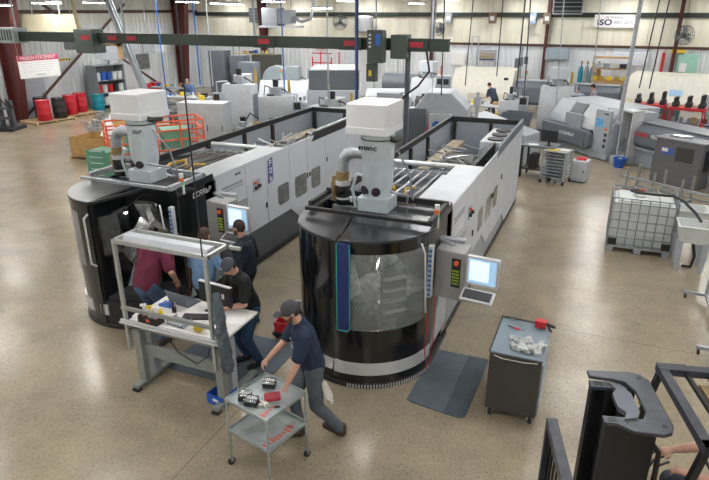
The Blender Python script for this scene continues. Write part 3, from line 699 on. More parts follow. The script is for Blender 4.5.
person('young man in a black T-shirt and grey cap leaning over the bench monitor',(-4.12,6.14,0),150,hip=.93,lean=17,head=(5,38),
    hands={1:(.22,.42,1.03),-1:(-.10,.40,1.03)},feet={-1:(-.13,-.02,0,0,8),1:(.12,.04,0,0,-8)},top=(.012,.013,.015),pants=(.022,.055,.12),hat=(.07,.08,.10),hair=(.015,.01,.008),seed=14,elbow=(-.7,-.6,-.5),shoes=(.02,.018,.018))

# ---------------------------------------------------------------- assembly bench with lamp frame
bt=thing('workbench','grey-green height-adjustable bench with a lamp frame above it','bench',(-4.62,5.5,0))
MB().box(-.68,-.38,.93,.76,.44,.96).build('tabletop',topw,bt,.004)
MB().box(-.70,-.42,.86,.76,-.37,.93).build('apron',tablem,bt,.004); MB().box(-.66,.38,.86,.70,.43,.93).build('apron',tablem,bt,.004)
MB().box(-.60,-.36,.44,.72,-.30,.60).build('cross_beam',tablem,bt,.006)
MB().box(-.74,-.44,1.12,.66,-.405,1.17).build('shelf_rail',tablem,bt,.004)
MB().box(-.74,-.50,.95,.80,-.42,.975).tube([(-.74,-.46,.99),(.80,-.46,.99)],.012,8).build('tray_edge',silver,bt,.004)
for x in (-.56,.69):
    lg=MB().box(x-.055,-.42,.06,x+.055,-.32,.90).build('leg',tablem,bt,.006)
    MB().box(x-.045,-.22,.06,x+.045,-.10,.88).build('leg_column',lgrey,lg,.004)
    MB().box(x-.05,-.56,.035,x+.05,.36,.085).build('foot',tablem,bt,.008)
    MB().box(x-.05,-.58,.0,x+.05,-.50,.035).build('foot_pad',rubber,bt); MB().box(x-.05,.28,.0,x+.05,.36,.035).build('foot_pad',rubber,bt)
for x in (-.69,.655):
    MB().box(x-.022,-.445,.55,x+.022,-.40,2.06).build('lamp_post',alu,bt,.003)
MB().box(-.715,-.44,2.04,.70,-.405,2.09).box(-.715,-.05,2.04,.70,-.015,2.09).box(-.715,-.44,2.04,-.675,-.015,2.09).box(.66,-.44,2.04,.70,-.015,2.09).build('lamp_frame',alu,bt,.003)
MB().prism([(-.33,2.03),(-.12,2.03),(-.16,2.10),(-.29,2.10)],-.66,.60,'x').build('lamp_reflector',white,bt,.006)
MB().tube([(-.6,-.2,2.02),(.54,-.2,2.02)],.014,8).build('lamp_tube',paper,bt)
MB().box(-.70,-.02,2.04,-.67,.10,2.08).box(.70,-.02,2.02,.86,.02,2.06).build('frame_arm',alu,bt,.003)
MB().tube([(.66,-.40,1.1),(.55,-.42,.72),(.35,-.40,.55),(.05,-.36,.62),(-.1,-.38,.84)],.008,6).build('cable',blackm,bt)
# monitor on the bench
mn=thing('monitor','black computer monitor on the bench, its back with a white sticker to the camera','monitor',(-4.40,5.78,.96),-6)
MB().box(-.27,-.02,.08,.27,.02,.38).build('screen_case',blackm,mn,.006)
MB().box(-.27,-.024,.372,.27,.024,.385).build('top_edge',silver,mn)
MB().box(-.03,-.06,.0,.03,-.02,.25).build('stand_neck',blackm,mn)
MB().box(-.12,-.12,.0,.12,.08,.012).build('stand_base',blackm,mn,.004)
MB().box(.12,-.023,.20,.16,-.020,.27).build('sticker',paper,mn)
lp=thing('laptop','open dark grey laptop at the left end of the bench monitor','laptop',(-4.93,5.78,.96),-8)
MB().box(-.17,-.1,.0,.17,.14,.015).build('keyboard_deck',dgrey,lp,.003)
MB().at(0,-.1,.012,0,radians(18)).box(-.17,-.008,.0,.17,.004,.22).build('lid',slate,lp,.003)
ar=MB().tube([(-.22,0,0),(0,.02,.03),(.25,0,.02)],.03,8)
single('keyboard',MB().box(-.2,-.07,0,.2,.07,.022),blackm,'black keyboard lying in front of the monitor','keyboard',(-4.50,5.50,.962),20,bevel=.004)
# crate of spray bottles
cr=thing('bottle_crate','small black open crate of spray bottles at the bench front','crate',(-4.98,5.17,.965),-4)
MB().box(-.16,-.07,0,.16,.07,.01).box(-.16,-.07,0,.16,-.06,.09).box(-.16,.06,0,.16,.07,.09).box(-.16,-.07,0,-.15,.07,.09).box(.15,-.07,0,.16,.07,.09).build('crate_body',blackm,cr,.003)
MB().box(-.02,-.072,.03,.04,-.0705,.07).build('crate_label',orange,cr)
def spray(x,y,c,h,label):
    t=thing('spray_bottle',label,'bottle',(x,y,.976),random.uniform(0,90),'spray bottles in the crate')
    MB().lathe([(0,0),(.036,0),(.038,.01),(.038,.11),(.018,.16),(.014,.18),(0,.18)],0,0,16).build('bottle_body',tankm,t)
    MB().lathe([(.0,.015),(.0385,.015),(.0385,.075),(.0,.075)],0,0,16).build('bottle_label',c,t)
    MB().box(-.045,-.012,.19,.03,.012,.22).box(-.02,-.008,.155,-.008,.008,.2).cyl(0,0,.17,.2,.016).build('trigger',h,t)
spray(-5.08,5.18,red,paper,'white spray bottle with red label, leftmost in the black crate')
spray(-4.98,5.17,tankm,yellow,'white spray bottle with yellow trigger in the middle of the black crate')
spray(-4.88,5.16,pinkr,paper,'white spray bottle rightmost in the black crate')
o=tag(MB().lathe([(0,0),(.03,0),(.032,.10),(.012,.14),(0,.15)],0,0,14).build('squeeze_bottle',yellow),'yellow squeeze bottle behind the black crate, left of a second yellow one','bottle'); o.location=(-5.04,5.32,.96)
o2=o.copy(); COL.objects.link(o2); o2.location=(-4.93,5.30,.96); o2['label']='yellow squeeze bottle behind the black crate, right of a second yellow one'
single('yellow_container',MB().ell((0,0,.05),(.065,.075,.05)),yellow,'round yellow container near the right lamp post of the bench','container',(-4.28,5.22,.965))
single('tray',MB().box(-.14,-.09,0,.14,.09,.03).box(-.14,-.09,.03,-.12,.09,.06).box(.12,-.09,.03,.14,.09,.06),mgrey,'grey parts tray on the bench between crate and yellow object','tray',(-4.62,5.28,.96),-5)
for i,(x,y,r,l) in enumerate(((-5.22,5.30,12,'white paper sheet at the left end of the bench'),(-4.02,5.22,-6,'white paper with red print by the right lamp post'),(-4.0,5.62,20,'blank white paper sheet at the right end of the bench'))):
    t=single('paper_sheet',MB().box(-.12,-.09,0,.12,.09,.004),paper,l,'paper',(x,y,.9605),r)
MB().box(-.05,-.03,.0042,.05,.0,.0052).build('red_print',red,[o for o in COL.objects if o.get('label','').startswith('white paper with red')][0])
gw=MB()
for k in range(5): gw.limb((-.08+.04*k,-.02,.012),(-.07+.045*k,.08,.02),.012,.010)
gw.limb((-.08,-.04,.015),(.09,-.05,.02),.022,.02)
g2=mobj('glove',fuse(gw,.006,1),hosebl,None); g2.location=(-5.10,5.62,.962); tag(g2,'blue and white work gloves at the left rear of the bench','glove')
pc=thing('pen_holder','small dark pen holder with pens in the middle of the bench','holder',(-4.88,5.50,.96))
MB().lathe([(0,0),(.03,0),(.03,.08),(.026,.08),(.026,.01),(0,.01)],0,0,14).build('cup',blackm,pc)
for k in range(3): MB().tube([(0,0,.02),(.015*(k-1),.01*k,.15)],.004,6).build('pen',(blackm,red,paper)[k],pc)
# jacket hung on the right lamp post
jk=MB(); 
jk.limb((0,0,.06),(.03,-.02,-.25),.035,.07,(1,0,0),1.1).limb((.03,-.02,-.25),(.10,-.03,-.86),.07,.085,(1,0,0),.75).limb((.02,-.05,-.12),(.10,-.08,-.68),.04,.038).limb((-.01,.04,-.1),(.04,.05,-.60),.04,.04)
jk=mobj('jacket',fuse(jk,.011,2,.016,14.,3),mt('jacket_grey',(.085,.105,.12),.85,var=.15,scale=8,bump=.3),None)
jk.location=(-3.88,5.10,1.52); tag(jk,'dark grey jacket hanging from the right post of the bench','jacket')
bb=thing('parts_bin','blue plastic bin on the floor under the bench','bin',(-4.02,5.22,0),-8)
MB().box(-.13,-.14,0,.13,.14,.012).box(-.13,-.14,0,.13,-.13,.15).box(-.13,.13,0,.13,.14,.15).box(-.13,-.14,0,-.12,.14,.15).box(.12,-.14,0,.13,.14,.15).build('bin_shell',blue,bb,.004)
MB().box(-.03,-.143,.06,.05,-.1405,.10).build('bin_label',paper,bb)
single('floor_mat',MB().box(-.78,-.62,0,.72,.62,.014),matm,'blue-grey rubber mat under the men at the open machine','mat',(-4.42,6.15,0),0,bevel=.006)

# ---------------------------------------------------------------- steel trolley pushed by the man
tr=thing('service_trolley','two-shelf steel trolley with red stains pushed by the man','trolley',(-2.90,4.50,0),-14); tr.scale=(1.08,1.07,1.02)
for nm,z in (('top_shelf',.85),('lower_shelf',.47)):
    s=MB().box(-.285,-.285,z-.03,.285,.285,z-.02)
    for a in ((-.285,-.285,.285,-.277),(-.285,.277,.285,.285),(-.285,-.285,-.277,.285),(.277,-.285,.285,.285)): s.box(a[0],a[1],z-.03,a[2],a[3],z+.005)
    s=s.build(nm,cartm,tr,.002)
    for k in range(9 if z<.5 else 4):
        MB().box(.16+random.uniform(-.02,.02),-.24+k*.05,z-.0195,.21+random.uniform(-.02,.03),-.21+k*.05,z-.0185).build('stain',mt('red_stain',(.60,.13,.09),.6),s)
for x in (-.275,.275):
    for y in (-.275,.275):
        lg=MB().tube([(x,y,.09),(x,y,.85)],.013,8).build('leg',cartm,tr)
        c=MB().at(x,y,.04,0,0,pi/2).cyl(0,0,-.014,.014,.04).build('caster',rubber,tr)
        MB().box(x-.02,y-.02,.04,x-.016,y+.02,.10).box(x+.016,y-.02,.04,x+.02,y+.02,.10).box(x-.02,y-.02,.088,x+.02,y+.02,.098).build('caster_fork',steel,c)
zt=.848
def vise(x,y,r,label):
    t=thing('tool_block',label,'tool block',(x,y,zt),r); t.scale=(1.12,1.12,1.12)
    MB().box(-.06,-.045,0,.06,.045,.05).build('block_body',blackm,t,.004)
    MB().box(-.06,-.045,.05,.06,-.02,.075).box(-.06,.02,.05,.06,.045,.075).build('jaw',chrome,t,.003)
    MB().box(-.05,-.018,.05,.05,.018,.062).cyl(-.03,0,.05,.075,.012).cyl(.03,0,.05,.075,.012).build('clamp_screw',silver,t)
vise(-3.08,4.38,20,'black and chrome tool block nearest the left corner of the trolley')
vise(-2.97,4.33,10,'black and chrome tool block second from the trolley left corner')
vise(-2.96,4.68,15,'black and chrome tool block alone at the far edge of the trolley')
pz=thing('zip_case','dark red zipped case on the trolley','case',(-2.82,4.50,zt),35)
MB().box(-.085,-.06,0,.085,.06,.045).build('case_shell',pinkr,pz,.014); MB().box(-.087,-.062,.02,.087,.062,.025).build('zip',red,pz)
rg=MB()
for k in range(7): rg.limb((random.uniform(-.035,.035),random.uniform(-.03,.03),.012),(random.uniform(-.05,.05),random.uniform(-.04,.04),.025),.018,.014)
rg=mobj('rag',fuse(rg,.006,1,.006,40.),rag,None); rg.location=(-2.84,4.36,zt); tag(rg,'crumpled off-white rag beside the red case on the trolley','rag')
sd=thing('screwdriver','thin screwdriver with red handle lying near the trolley front','screwdriver',(-2.74,4.36,zt+.01),30)
MB().tube([(-.09,0,0),(.02,0,0)],.003,6).build('shaft',chrome,sd); MB().tube([(.02,0,0),(.08,0,0)],.010,8).build('handle',blackm,sd)

# ---------------------------------------------------------------- right: mat and tool cabinet
fm=single('floor_mat',MB().prism([(-.40,-.62),(-.33,-.66),(.30,-.74),(.37,-.70),(.42,.62),(.40,.70),(-.36,.70),(-.40,.66)],0,.016),matm,'blue-grey rubber mat on the floor between drum and tool cabinet','mat',(-1.42,6.76,0),0,bevel=.006)
MB().prism([(.10,-.72),(.37,-.70),(.40,.70),(.12,.70)],.016,.019).build('dark_strip',mat2,fm)  # darker strip along the right side of the mat
tc=thing('tool_cabinet','dark grey rolling tool cabinet with a blue-grey top','tool cabinet',(-.54,6.64,0),0)
MB().box(-.30,-.44,.13,.30,.44,.92).build('cabinet_body',graphite,tc,.006)
MB().box(-.31,-.45,.92,.31,.45,.94).build('worktop',mt('cabinet_top',(.20,.26,.31),.45),tc,.004)
MB().box(-.31,-.455,.935,-.29,.455,.95).box(-.31,.435,.935,.31,.455,.955).build('top_rim',blackm,tc,.003)
MB().tube([(-.24,-.46,.90),(-.15,-.475,.885),(.1,-.475,.885),(.26,-.46,.90)],.009,8).build('push_handle',chrome,tc)
z=.16
for h in (.16,.12,.10,.10,.08,.08,.07):
    d=MB().box(.30,-.42,z,.318,.42,z+h-.008).build('drawer',mgrey,tc,.003)
    MB().box(.318,-.40,z+h-.028,.33,.40,z+h-.014).build('drawer_pull',mgrey,d); z+=h
for x in (-.24,.24):
    for y in (-.37,.37):
        c=MB().at(x,y,.05,0,0,pi/2).cyl(0,0,-.02,.02,.05).build('caster',rubber,tc)
        MB().box(x-.03,y-.03,.03,x-.022,y+.03,.13).box(x+.022,y-.03,.03,x+.03,y+.03,.13).box(x-.03,y-.03,.11,x+.03,y+.03,.13).build('caster_fork',chrome,c)
pb=MB()
for k in range(26): 
    x,y=random.uniform(-.17,.17),random.uniform(-.12,.12); pb.limb((x,y,.02),(x+random.uniform(-.07,.07),y+random.uniform(-.05,.05),.035+random.uniform(0,.03)),.03,.022)
pb=mobj('plastic_bag',fuse(pb,.008,1,.013,28.),plast,None); pb.location=(-.44,6.42,.945); tag(pb,'crumpled clear plastic film bag on the tool cabinet','bag')
rt_=thing('air_tool','red box-shaped air tool with black grips at the rear right corner of the tool cabinet','tool',(-.34,6.98,.955),-8)
MB().box(-.07,-.05,0,.06,.05,.09).build('tool_body',red,rt_,.006)
MB().limb((.07,.0,.05),(.16,-.02,.05),.022,.02).limb((.10,-.03,.03),(.14,-.09,.02),.018,.015).build('grip',blackm,rt_)
MB().tube([(-.07,0,.03),(-.3,.01,.02),(-.45,-.0,.01)],.010,6).build('hose',blackm,rt_)
pt_=thing('hand_tool','small hand tool with red handle left on the tool cabinet top','tool',(-.62,6.80,.952),-15)
MB().limb((-.03,0,.012),(.03,0,.012),.012,.014).build('handle',red,pt_); MB().tube([(-.12,.01,.01),(-.03,0,.012)],.007,6).tube([(.03,0,.012),(.10,.03,.01)],.003,6).build('shaft',blackm,pt_)
single('steel_ring',MB().lathe([(.018,0),(.034,0),(.034,.03),(.018,.03)],0,0,20).at(.06,.01,0).cyl(0,0,0,.02,.016),chrome,'small chrome ring at the rear left of the tool cabinet','ring',(-.70,7.04,.945))

# small floor dolly with red bin behind the walker, by the drum
dl=thing('floor_dolly','black floor dolly carrying a red bin beside the black drum','dolly',(-4.02,7.12,0),10)
MB().box(-.22,-.3,.06,.2,.3,.12).build('deck',blackm,dl,.01)
for x,y in ((-.17,-.24),(.15,-.24),(-.17,.24),(.15,.24)): MB().at(x,y,.03,0,0,pi/2).cyl(0,0,-.012,.012,.03).build('wheel',rubber,dl)
MB().box(-.02,.22,.12,.16,.26,.42).build('back_plate',lgrey,dl,.01)
rb=thing('red_bin','open red plastic bin on the dolly beside the drum','bin',(-4.02,6.98,.12),10)
MB().prism([(-.15,-.12),(.15,-.12),(.15,.12),(-.15,.12)],0,.012).add([(-.15,-.12,0),(.15,-.12,0),(.18,-.15,.16),(-.18,-.15,.16)],[(0,1,2,3)]).box(-.16,.11,0,.16,.13,.16).box(-.17,-.13,0,-.15,.13,.16).box(.15,-.13,0,.17,.13,.16).box(-.16,-.14,0,.16,-.12,.16).build('bin_shell',red,rb,.004)
single('black_case',MB().box(-.10,-.08,0,.10,.08,.18),blackm,'small black case on the dolly behind the red bin','case',(-4.04,7.22,.12),10,bevel=.01)

# ---------------------------------------------------------------- right: tote, tubs, stand
ib=thing('tote_tank','white liquid tote tank in a galvanised wire cage on a steel pallet','tank',(1.05,13.1,0),0)
MB().box(-.56,-.46,.16,.56,.46,1.06).prism([(-.5,-.40),(.5,-.40),(.5,.4),(-.5,.4)],1.06,1.10).cyl(-.1,0,1.10,1.14,.12).build('tank',tankm,ib,.05)
MB().box(-.57,-.47,.16,.57,.47,.44).build('liquid_line',mt('tank_lower',(.52,.56,.55),.4),ib,.04)
cg=MB()
for z in (.16,.34,.52,.70,.88,1.06,1.16):
    cg.tube([(-.60,-.50,z),(.60,-.50,z),(.60,.50,z),(-.60,.50,z),(-.60,-.50,z)],.014,6)
for k in range(8):
    x=-.60+k*1.2/7
    for y in (-.50,.50): cg.tube([(x,y,.14),(x,y,1.16)],.013,6)
for k in range(1,6):
    y=-.5+k/6
    for x in (-.6,.6): cg.tube([(x,y,.14),(x,y,1.16)],.013,6)
cg.tube([(-.17,-.5,1.16),(-.17,.5,1.16)],.011,6).tube([(.26,-.5,1.16),(.26,.5,1.16)],.011,6)
cg.build('cage',mt('cage_steel',(.28,.30,.33),.4,.5),ib)
MB().box(-.60,-.50,.10,.60,.50,.14).build('pallet_deck',galv,ib,.006)
for x in (-.53,0,.53):
    for y in (-.43,.43): MB().box(x-.07,y-.07,0,x+.07,y+.07,.10).build('pallet_foot',galv,ib,.01)
for x in (-.5,.5): MB().box(x-.08,-.515,.16,x+.08,-.5,.30).build('corner_plate',blackm,ib)
tag(MB().tube([(1.0,13.2,1.16),(.85,13.25,1.19),(.78,13.12,1.2),(.9,13.0,1.2),(1.2,12.98,1.2),(1.55,13.0,1.2),(1.75,12.85,1.15),(1.95,12.55,1.02),(2.02,12.3,.95)],.028,8).build('suction_hose',blackm),'black suction hose running from tote tank lid to the front white tub','hose')
tag(MB().tube([(1.05,13.25,1.17),(.98,13.28,1.185),(.92,13.24,1.19)],.03,8).build('hose_coupling',mt('coupling',(.45,.06,.05),.5)),'red hose coupling on the lid of the tote tank','coupling')
def tub(x,y,rz,h,label):
    t=thing('utility_tub',label,'tub',(x,y,0),rz)
    m=MB(); w,d=.29,.27
    m.add([(-w*.82,-d*.82,h-.34),(w*.82,-d*.82,h-.34),(w*.82,d*.82,h-.34),(-w*.82,d*.82,h-.34),(-w,-d,h),(w,-d,h),(w,d,h),(-w,d,h)],[(0,3,2,1),(0,1,5,4),(1,2,6,5),(2,3,7,6),(3,0,4,7)])
    m.add([(-w*.78,-d*.78,h-.32),(w*.78,-d*.78,h-.32),(w*.78,d*.78,h-.32),(-w*.78,d*.78,h-.32),(-w*.93,-d*.93,h),(w*.93,-d*.93,h),(w*.93,d*.93,h),(-w*.93,d*.93,h)],[(0,1,2,3),(0,4,5,1),(1,5,6,2),(2,6,7,3),(3,7,4,0)])
    m.box(-w-.02,-d-.02,h-.03,w+.02,-d*.93,h).box(-w-.02,d*.93,h-.03,w+.02,d+.02,h).box(-w-.02,-d,h-.03,-w*.93,d,h).box(w*.93,-d,h-.03,w+.02,d,h)
    m.build('basin',tankm,t,.006)
    for sx in (-1,1):
        for sy in (-1,1): MB().add([(sx*.20-.04,sy*.2-.02,0),(sx*.20+.04,sy*.2-.02,0),(sx*.20+.04,sy*.2+.02,0),(sx*.20-.04,sy*.2+.02,0),(sx*.23-.06,sy*.2-.025,h-.3),(sx*.23+.06,sy*.2-.025,h-.3),(sx*.23+.06,sy*.2+.025,h-.3),(sx*.23-.06,sy*.2+.025,h-.3)],[(0,3,2,1),(4,5,6,7),(0,1,5,4),(1,2,6,5),(2,3,7,6),(3,0,4,7)]).build('leg',lgrey,t)
    return t
tub(1.93,12.24,0,.92,'white utility tub on grey splayed legs, the nearer of two beside the tote')
tub(1.98,13.3,0,.92,'white utility tub standing behind the first one, partly hidden')
single('drain_hose',MB().tube([(0,0,.5),(.06,-.05,.25),(.02,-.1,.05),(-.12,-.05,.03)],.03,8),blackm,'black drain hose under the nearer white tub','hose',(1.97,12.3,0))
rk=thing('mobile_frame','grey steel frame on casters at the right edge of the picture','frame',(2.10,9.8,0))
MB().box(-.03,-1.0,.09,.03,1.0,.14).build('base_beam',galv,rk,.004)
for y in (-.98,.98):
    f=MB().box(-.36,y-.03,.09,.6,y+.03,.14).build('foot_beam',galv,rk,.004)
    for x in (-.32,.56): MB().at(x,y,.04,0,0,pi/2).cyl(0,0,-.015,.015,.04).build('caster',rubber,f)
    MB().box(-.03,y-.03,.14,.03,y+.03,1.5).build('post',galv,rk,.004)
MB().box(-.03,-.98,1.45,.03,.98,1.5).build('top_beam',galv,rk,.004)
MB().box(.0,.2,.75,.02,.95,1.2).build('panel',paper,rk)
ps=thing('pipe_stand','low galvanised stock rack with short uprights behind the tote tank','rack',(1.9,17.0,0),-33)
MB().box(-1.25,-.25,.40,1.9,-.20,.46).build('long_rail',galv,ps,.005)
MB().box(-1.1,-.3,.10,1.9,-.25,.15).box(-1.1,.25,.10,1.9,.3,.15).build('base_rail',tablem,ps,.004)
for k in range(4):
    x=-1.05+k*.75
    f=MB().box(x-.03,-.34,.0,x+.03,.34,.10).build('foot_beam',tablem,ps,.004)
    for y in (-.27,.27): MB().box(x-.025,y-.025,.1,x+.025,y+.025,.72).build('upright',tablem,ps,.004)

# ---------------------------------------------------------------- forklift stacker lower right
fk=thing('forklift','dark forklift truck with open mast, cut off by the lower right corner','forklift',(.45,4.05,0),14)
def chan(y,x0=-.17,s=1):
    m=MB().box(x0,y-.012,.05,x0+.34,y+.012,2.02)
    for x in (x0,x0+.11,x0+.22): m.box(x,y-.05*0,.05,x+.025,y+s*.075,2.02)
    return m
for y,s in ((.27,-1),(-.24,1)):
    c=chan(y,-.19,s).build('mast_channel',fkb,fk,.003)
    MB().box(-.20,min(y,y+s*.08),2.0,.10,max(y,y+s*.08),2.03).build('channel_cap',fkm,c,.003)
    MB().box(-.17,min(y+s*.015,y+s*.06),2.031,-.11,max(y+s*.015,y+s*.06),2.034).box(-.05,min(y+s*.015,y+s*.06),2.031,.04,max(y+s*.015,y+s*.06),2.034).build('cap_slot',blackm,c)
# curved top plate with cut-out
top=MB(); z0,z1=2.035,2.065
top.prism([(-.20,.36),(.13,.38),(.20,.35),(.24,.28),(.24,-.26),(.21,-.33),(.15,-.36),(-.04,-.35),(-.13,-.29),(.03,-.235),(.06,-.20),(.10,-.12),(.10,.12),(.05,.24),(-.02,.26),(-.20,.28)],z0,z1)
top.build('top_plate',fkm,fk,.006)
MB().prism([(-.06,.24),(.02,.23),(.07,.12),(.07,-.10),(.03,-.18),(-.06,-.20),(-.03,-.12),(-.07,-.06),(-.07,.1),(-.03,.16)],z0-.03,z1-.02).build('inner_plate',mt('fk_plate',(.10,.11,.14),.35,.3),fk,.004)
for x,y in ((.17,.30),(.18,-.27)): MB().cyl(x,y,z1,z1+.003,.018).build('bolt_hole',blackm,fk)
MB().tube([(.02,-.06,.1),(.02,-.06,1.9)],.035,12).tube([(.02,.10,.1),(.02,.10,1.9)],.035,12).build('lift_cylinder',fkb,fk)
MB().tube([(.12,-.2,1.9),(.2,-.22,1.8),(.22,-.2,1.5),(.16,-.18,1.2),(.2,-.2,.9)],.02,8).tube([(.1,-.15,1.85),(.17,-.16,1.7),(.15,-.15,1.3)],.02,8).build('hydraulic_hose',blackm,fk)
MB().box(.02,-.2,1.25,.2,-.1,1.42).box(.02,-.2,1.55,.16,-.12,1.7).build('mast_bracket',fkb,fk,.01)
# load backrest in front of the mast
lb=MB().box(-.42,-.55,1.40,-.33,.50,1.47).box(-.42,.45,.3,-.33,.50,1.47).box(-.42,-.55,.3,-.33,-.5,1.47).build('load_backrest',fkm,fk,.004)
for k in range(9): MB().box(-.385,-.43+k*.105,.3,-.365,-.41+k*.105,1.40).build('backrest_bar',fkb,fk)
MB().box(-.43,-.5,.25,-.30,.5,.40).build('carriage',fkb,fk,.005)
for y in (-.3,.3): MB().prism([(-.43,.02),(-1.3,.02),(-1.3,.035),(-.46,.07),(-.43,.7),(-.40,.7),(-.40,.02)],y-.05,y+.05,'y').build('fork',fkb,fk)
# body, wheels, guard
MB().prism([(.25,.12),(1.75,.12),(1.95,.3),(1.95,.95),(1.3,1.0),(1.25,.55),(.55,.5),(.45,.95),(.27,.95)],-.48,.48,'y').build('truck_body',yellow_dk,fk,.03)
MB().box(1.0,-.3,.6,1.45,.3,1.02).box(1.42,-.28,1.0,1.55,.28,1.4).build('seat',blackm,fk,.05)
for x in (.2,1.6):
    for y in (-.5,.5): MB().at(x,y,.25 if x<1 else .22,0,pi/2).cyl(0,0,-.09,.09,.25 if x<1 else .22).build('wheel',rubber,fk)
gd=MB()
gd.box(.33,-.52,2.06,.40,.44,2.12).box(.33,.37,2.06,1.75,.45,2.12).box(.33,-.52,2.06,1.75,-.44,2.12).box(1.68,-.52,2.06,1.75,.44,2.12).box(.33,.36,2.12,.55,.455,2.125)
gd=gd.build('overhead_guard',fkm,fk,.006)
for k in range(7): MB().box(.52+k*.16,-.45,2.07,.55+k*.16,.38,2.10).build('guard_bar',fkb,gd)
for y in (-.48,.41):
    MB().tube([(.36,y,2.07),(.22,y,1.3),(.24,y,.9)],.032,4).build('front_pillar',fkb,fk)
    MB().tube([(1.72,y,2.07),(1.8,y,1.0)],.032,4).build('rear_pillar',fkb,fk)
MB().tube([(.40,.42,2.05),(.52,-.35,1.75)],.012,6).build('guard_strut',fkb,fk)
MB().box(.265,.455,1.72,.285,.46,1.86).build('warning_label',yellow,fk)
MB().box(.6,.1,2.02,.9,.3,2.06).build('hydraulic_block',brass,fk,.01)
lv=MB()
for k in range(3): lv.tube([(.29+.02*k,.22-.06*k,.9),(.30+.02*k,.22-.06*k,1.34),(.34+.02*k,.25-.06*k,1.40),(.42+.02*k,.28-.06*k,1.42)],.010,6)
lv.build('lever',blackm,fk)
MB().tube([(.55,0,.95),(.62,0,1.08)],.03,8).build('steering_column',blackm,fk)
MB().at(.66,0,1.12,0,0,radians(-25)).lathe([(.15,-.012),(.17,-.012),(.17,.012),(.15,.012),(.15,-.012)],0,0,28).build('steering_wheel',blackm,fk)
MB().at(.66,-.16,1.17).ell((0,0,0),(.05,.04,.03)).build('steering_knob',mgrey,fk)
# driver: seated, hands forward on levers and wheel
dc=Matrix.Rotation(radians(14),3,'Z')@V((1.08,.12,0))
drv,_=person('forklift driver mostly outside the picture, bare forearms reaching to the levers',(.45+dc.x,4.05+dc.y,0),104,hip=1.15,lean=6,head=(0,10),
    hands={1:(.12,.62,1.46),-1:(-.05,.50,1.40)},feet={-1:(-.14,.45,.56,0,0),1:(.14,.45,.56,0,0)},top=(.10,.12,.16),pants=(.04,.05,.07),seed=21,elbow=(-.5,-.3,-.8),hair=(.04,.03,.02))
# cardboard at the bottom edge
cb_=thing('cardboard_box','opened cardboard box cut off by the bottom edge of the picture','box',(-1.90,4.10,0),20)
MB().box(-.20,-.15,0,.20,.15,.01).box(-.20,-.15,0,.20,-.145,.15).box(-.20,.145,0,.20,.15,.15).box(-.20,-.15,0,-.195,.15,.15).box(.195,-.15,0,.20,.15,.15).build('box_wall',mt('pale_card',(.60,.48,.27),.85),cb_)
MB().at(0,.15,.15,0,radians(20)).box(-.2,0,0,.2,.1,.004).build('box_flap',mt('pale_card',(.6,.48,.27)),cb_)
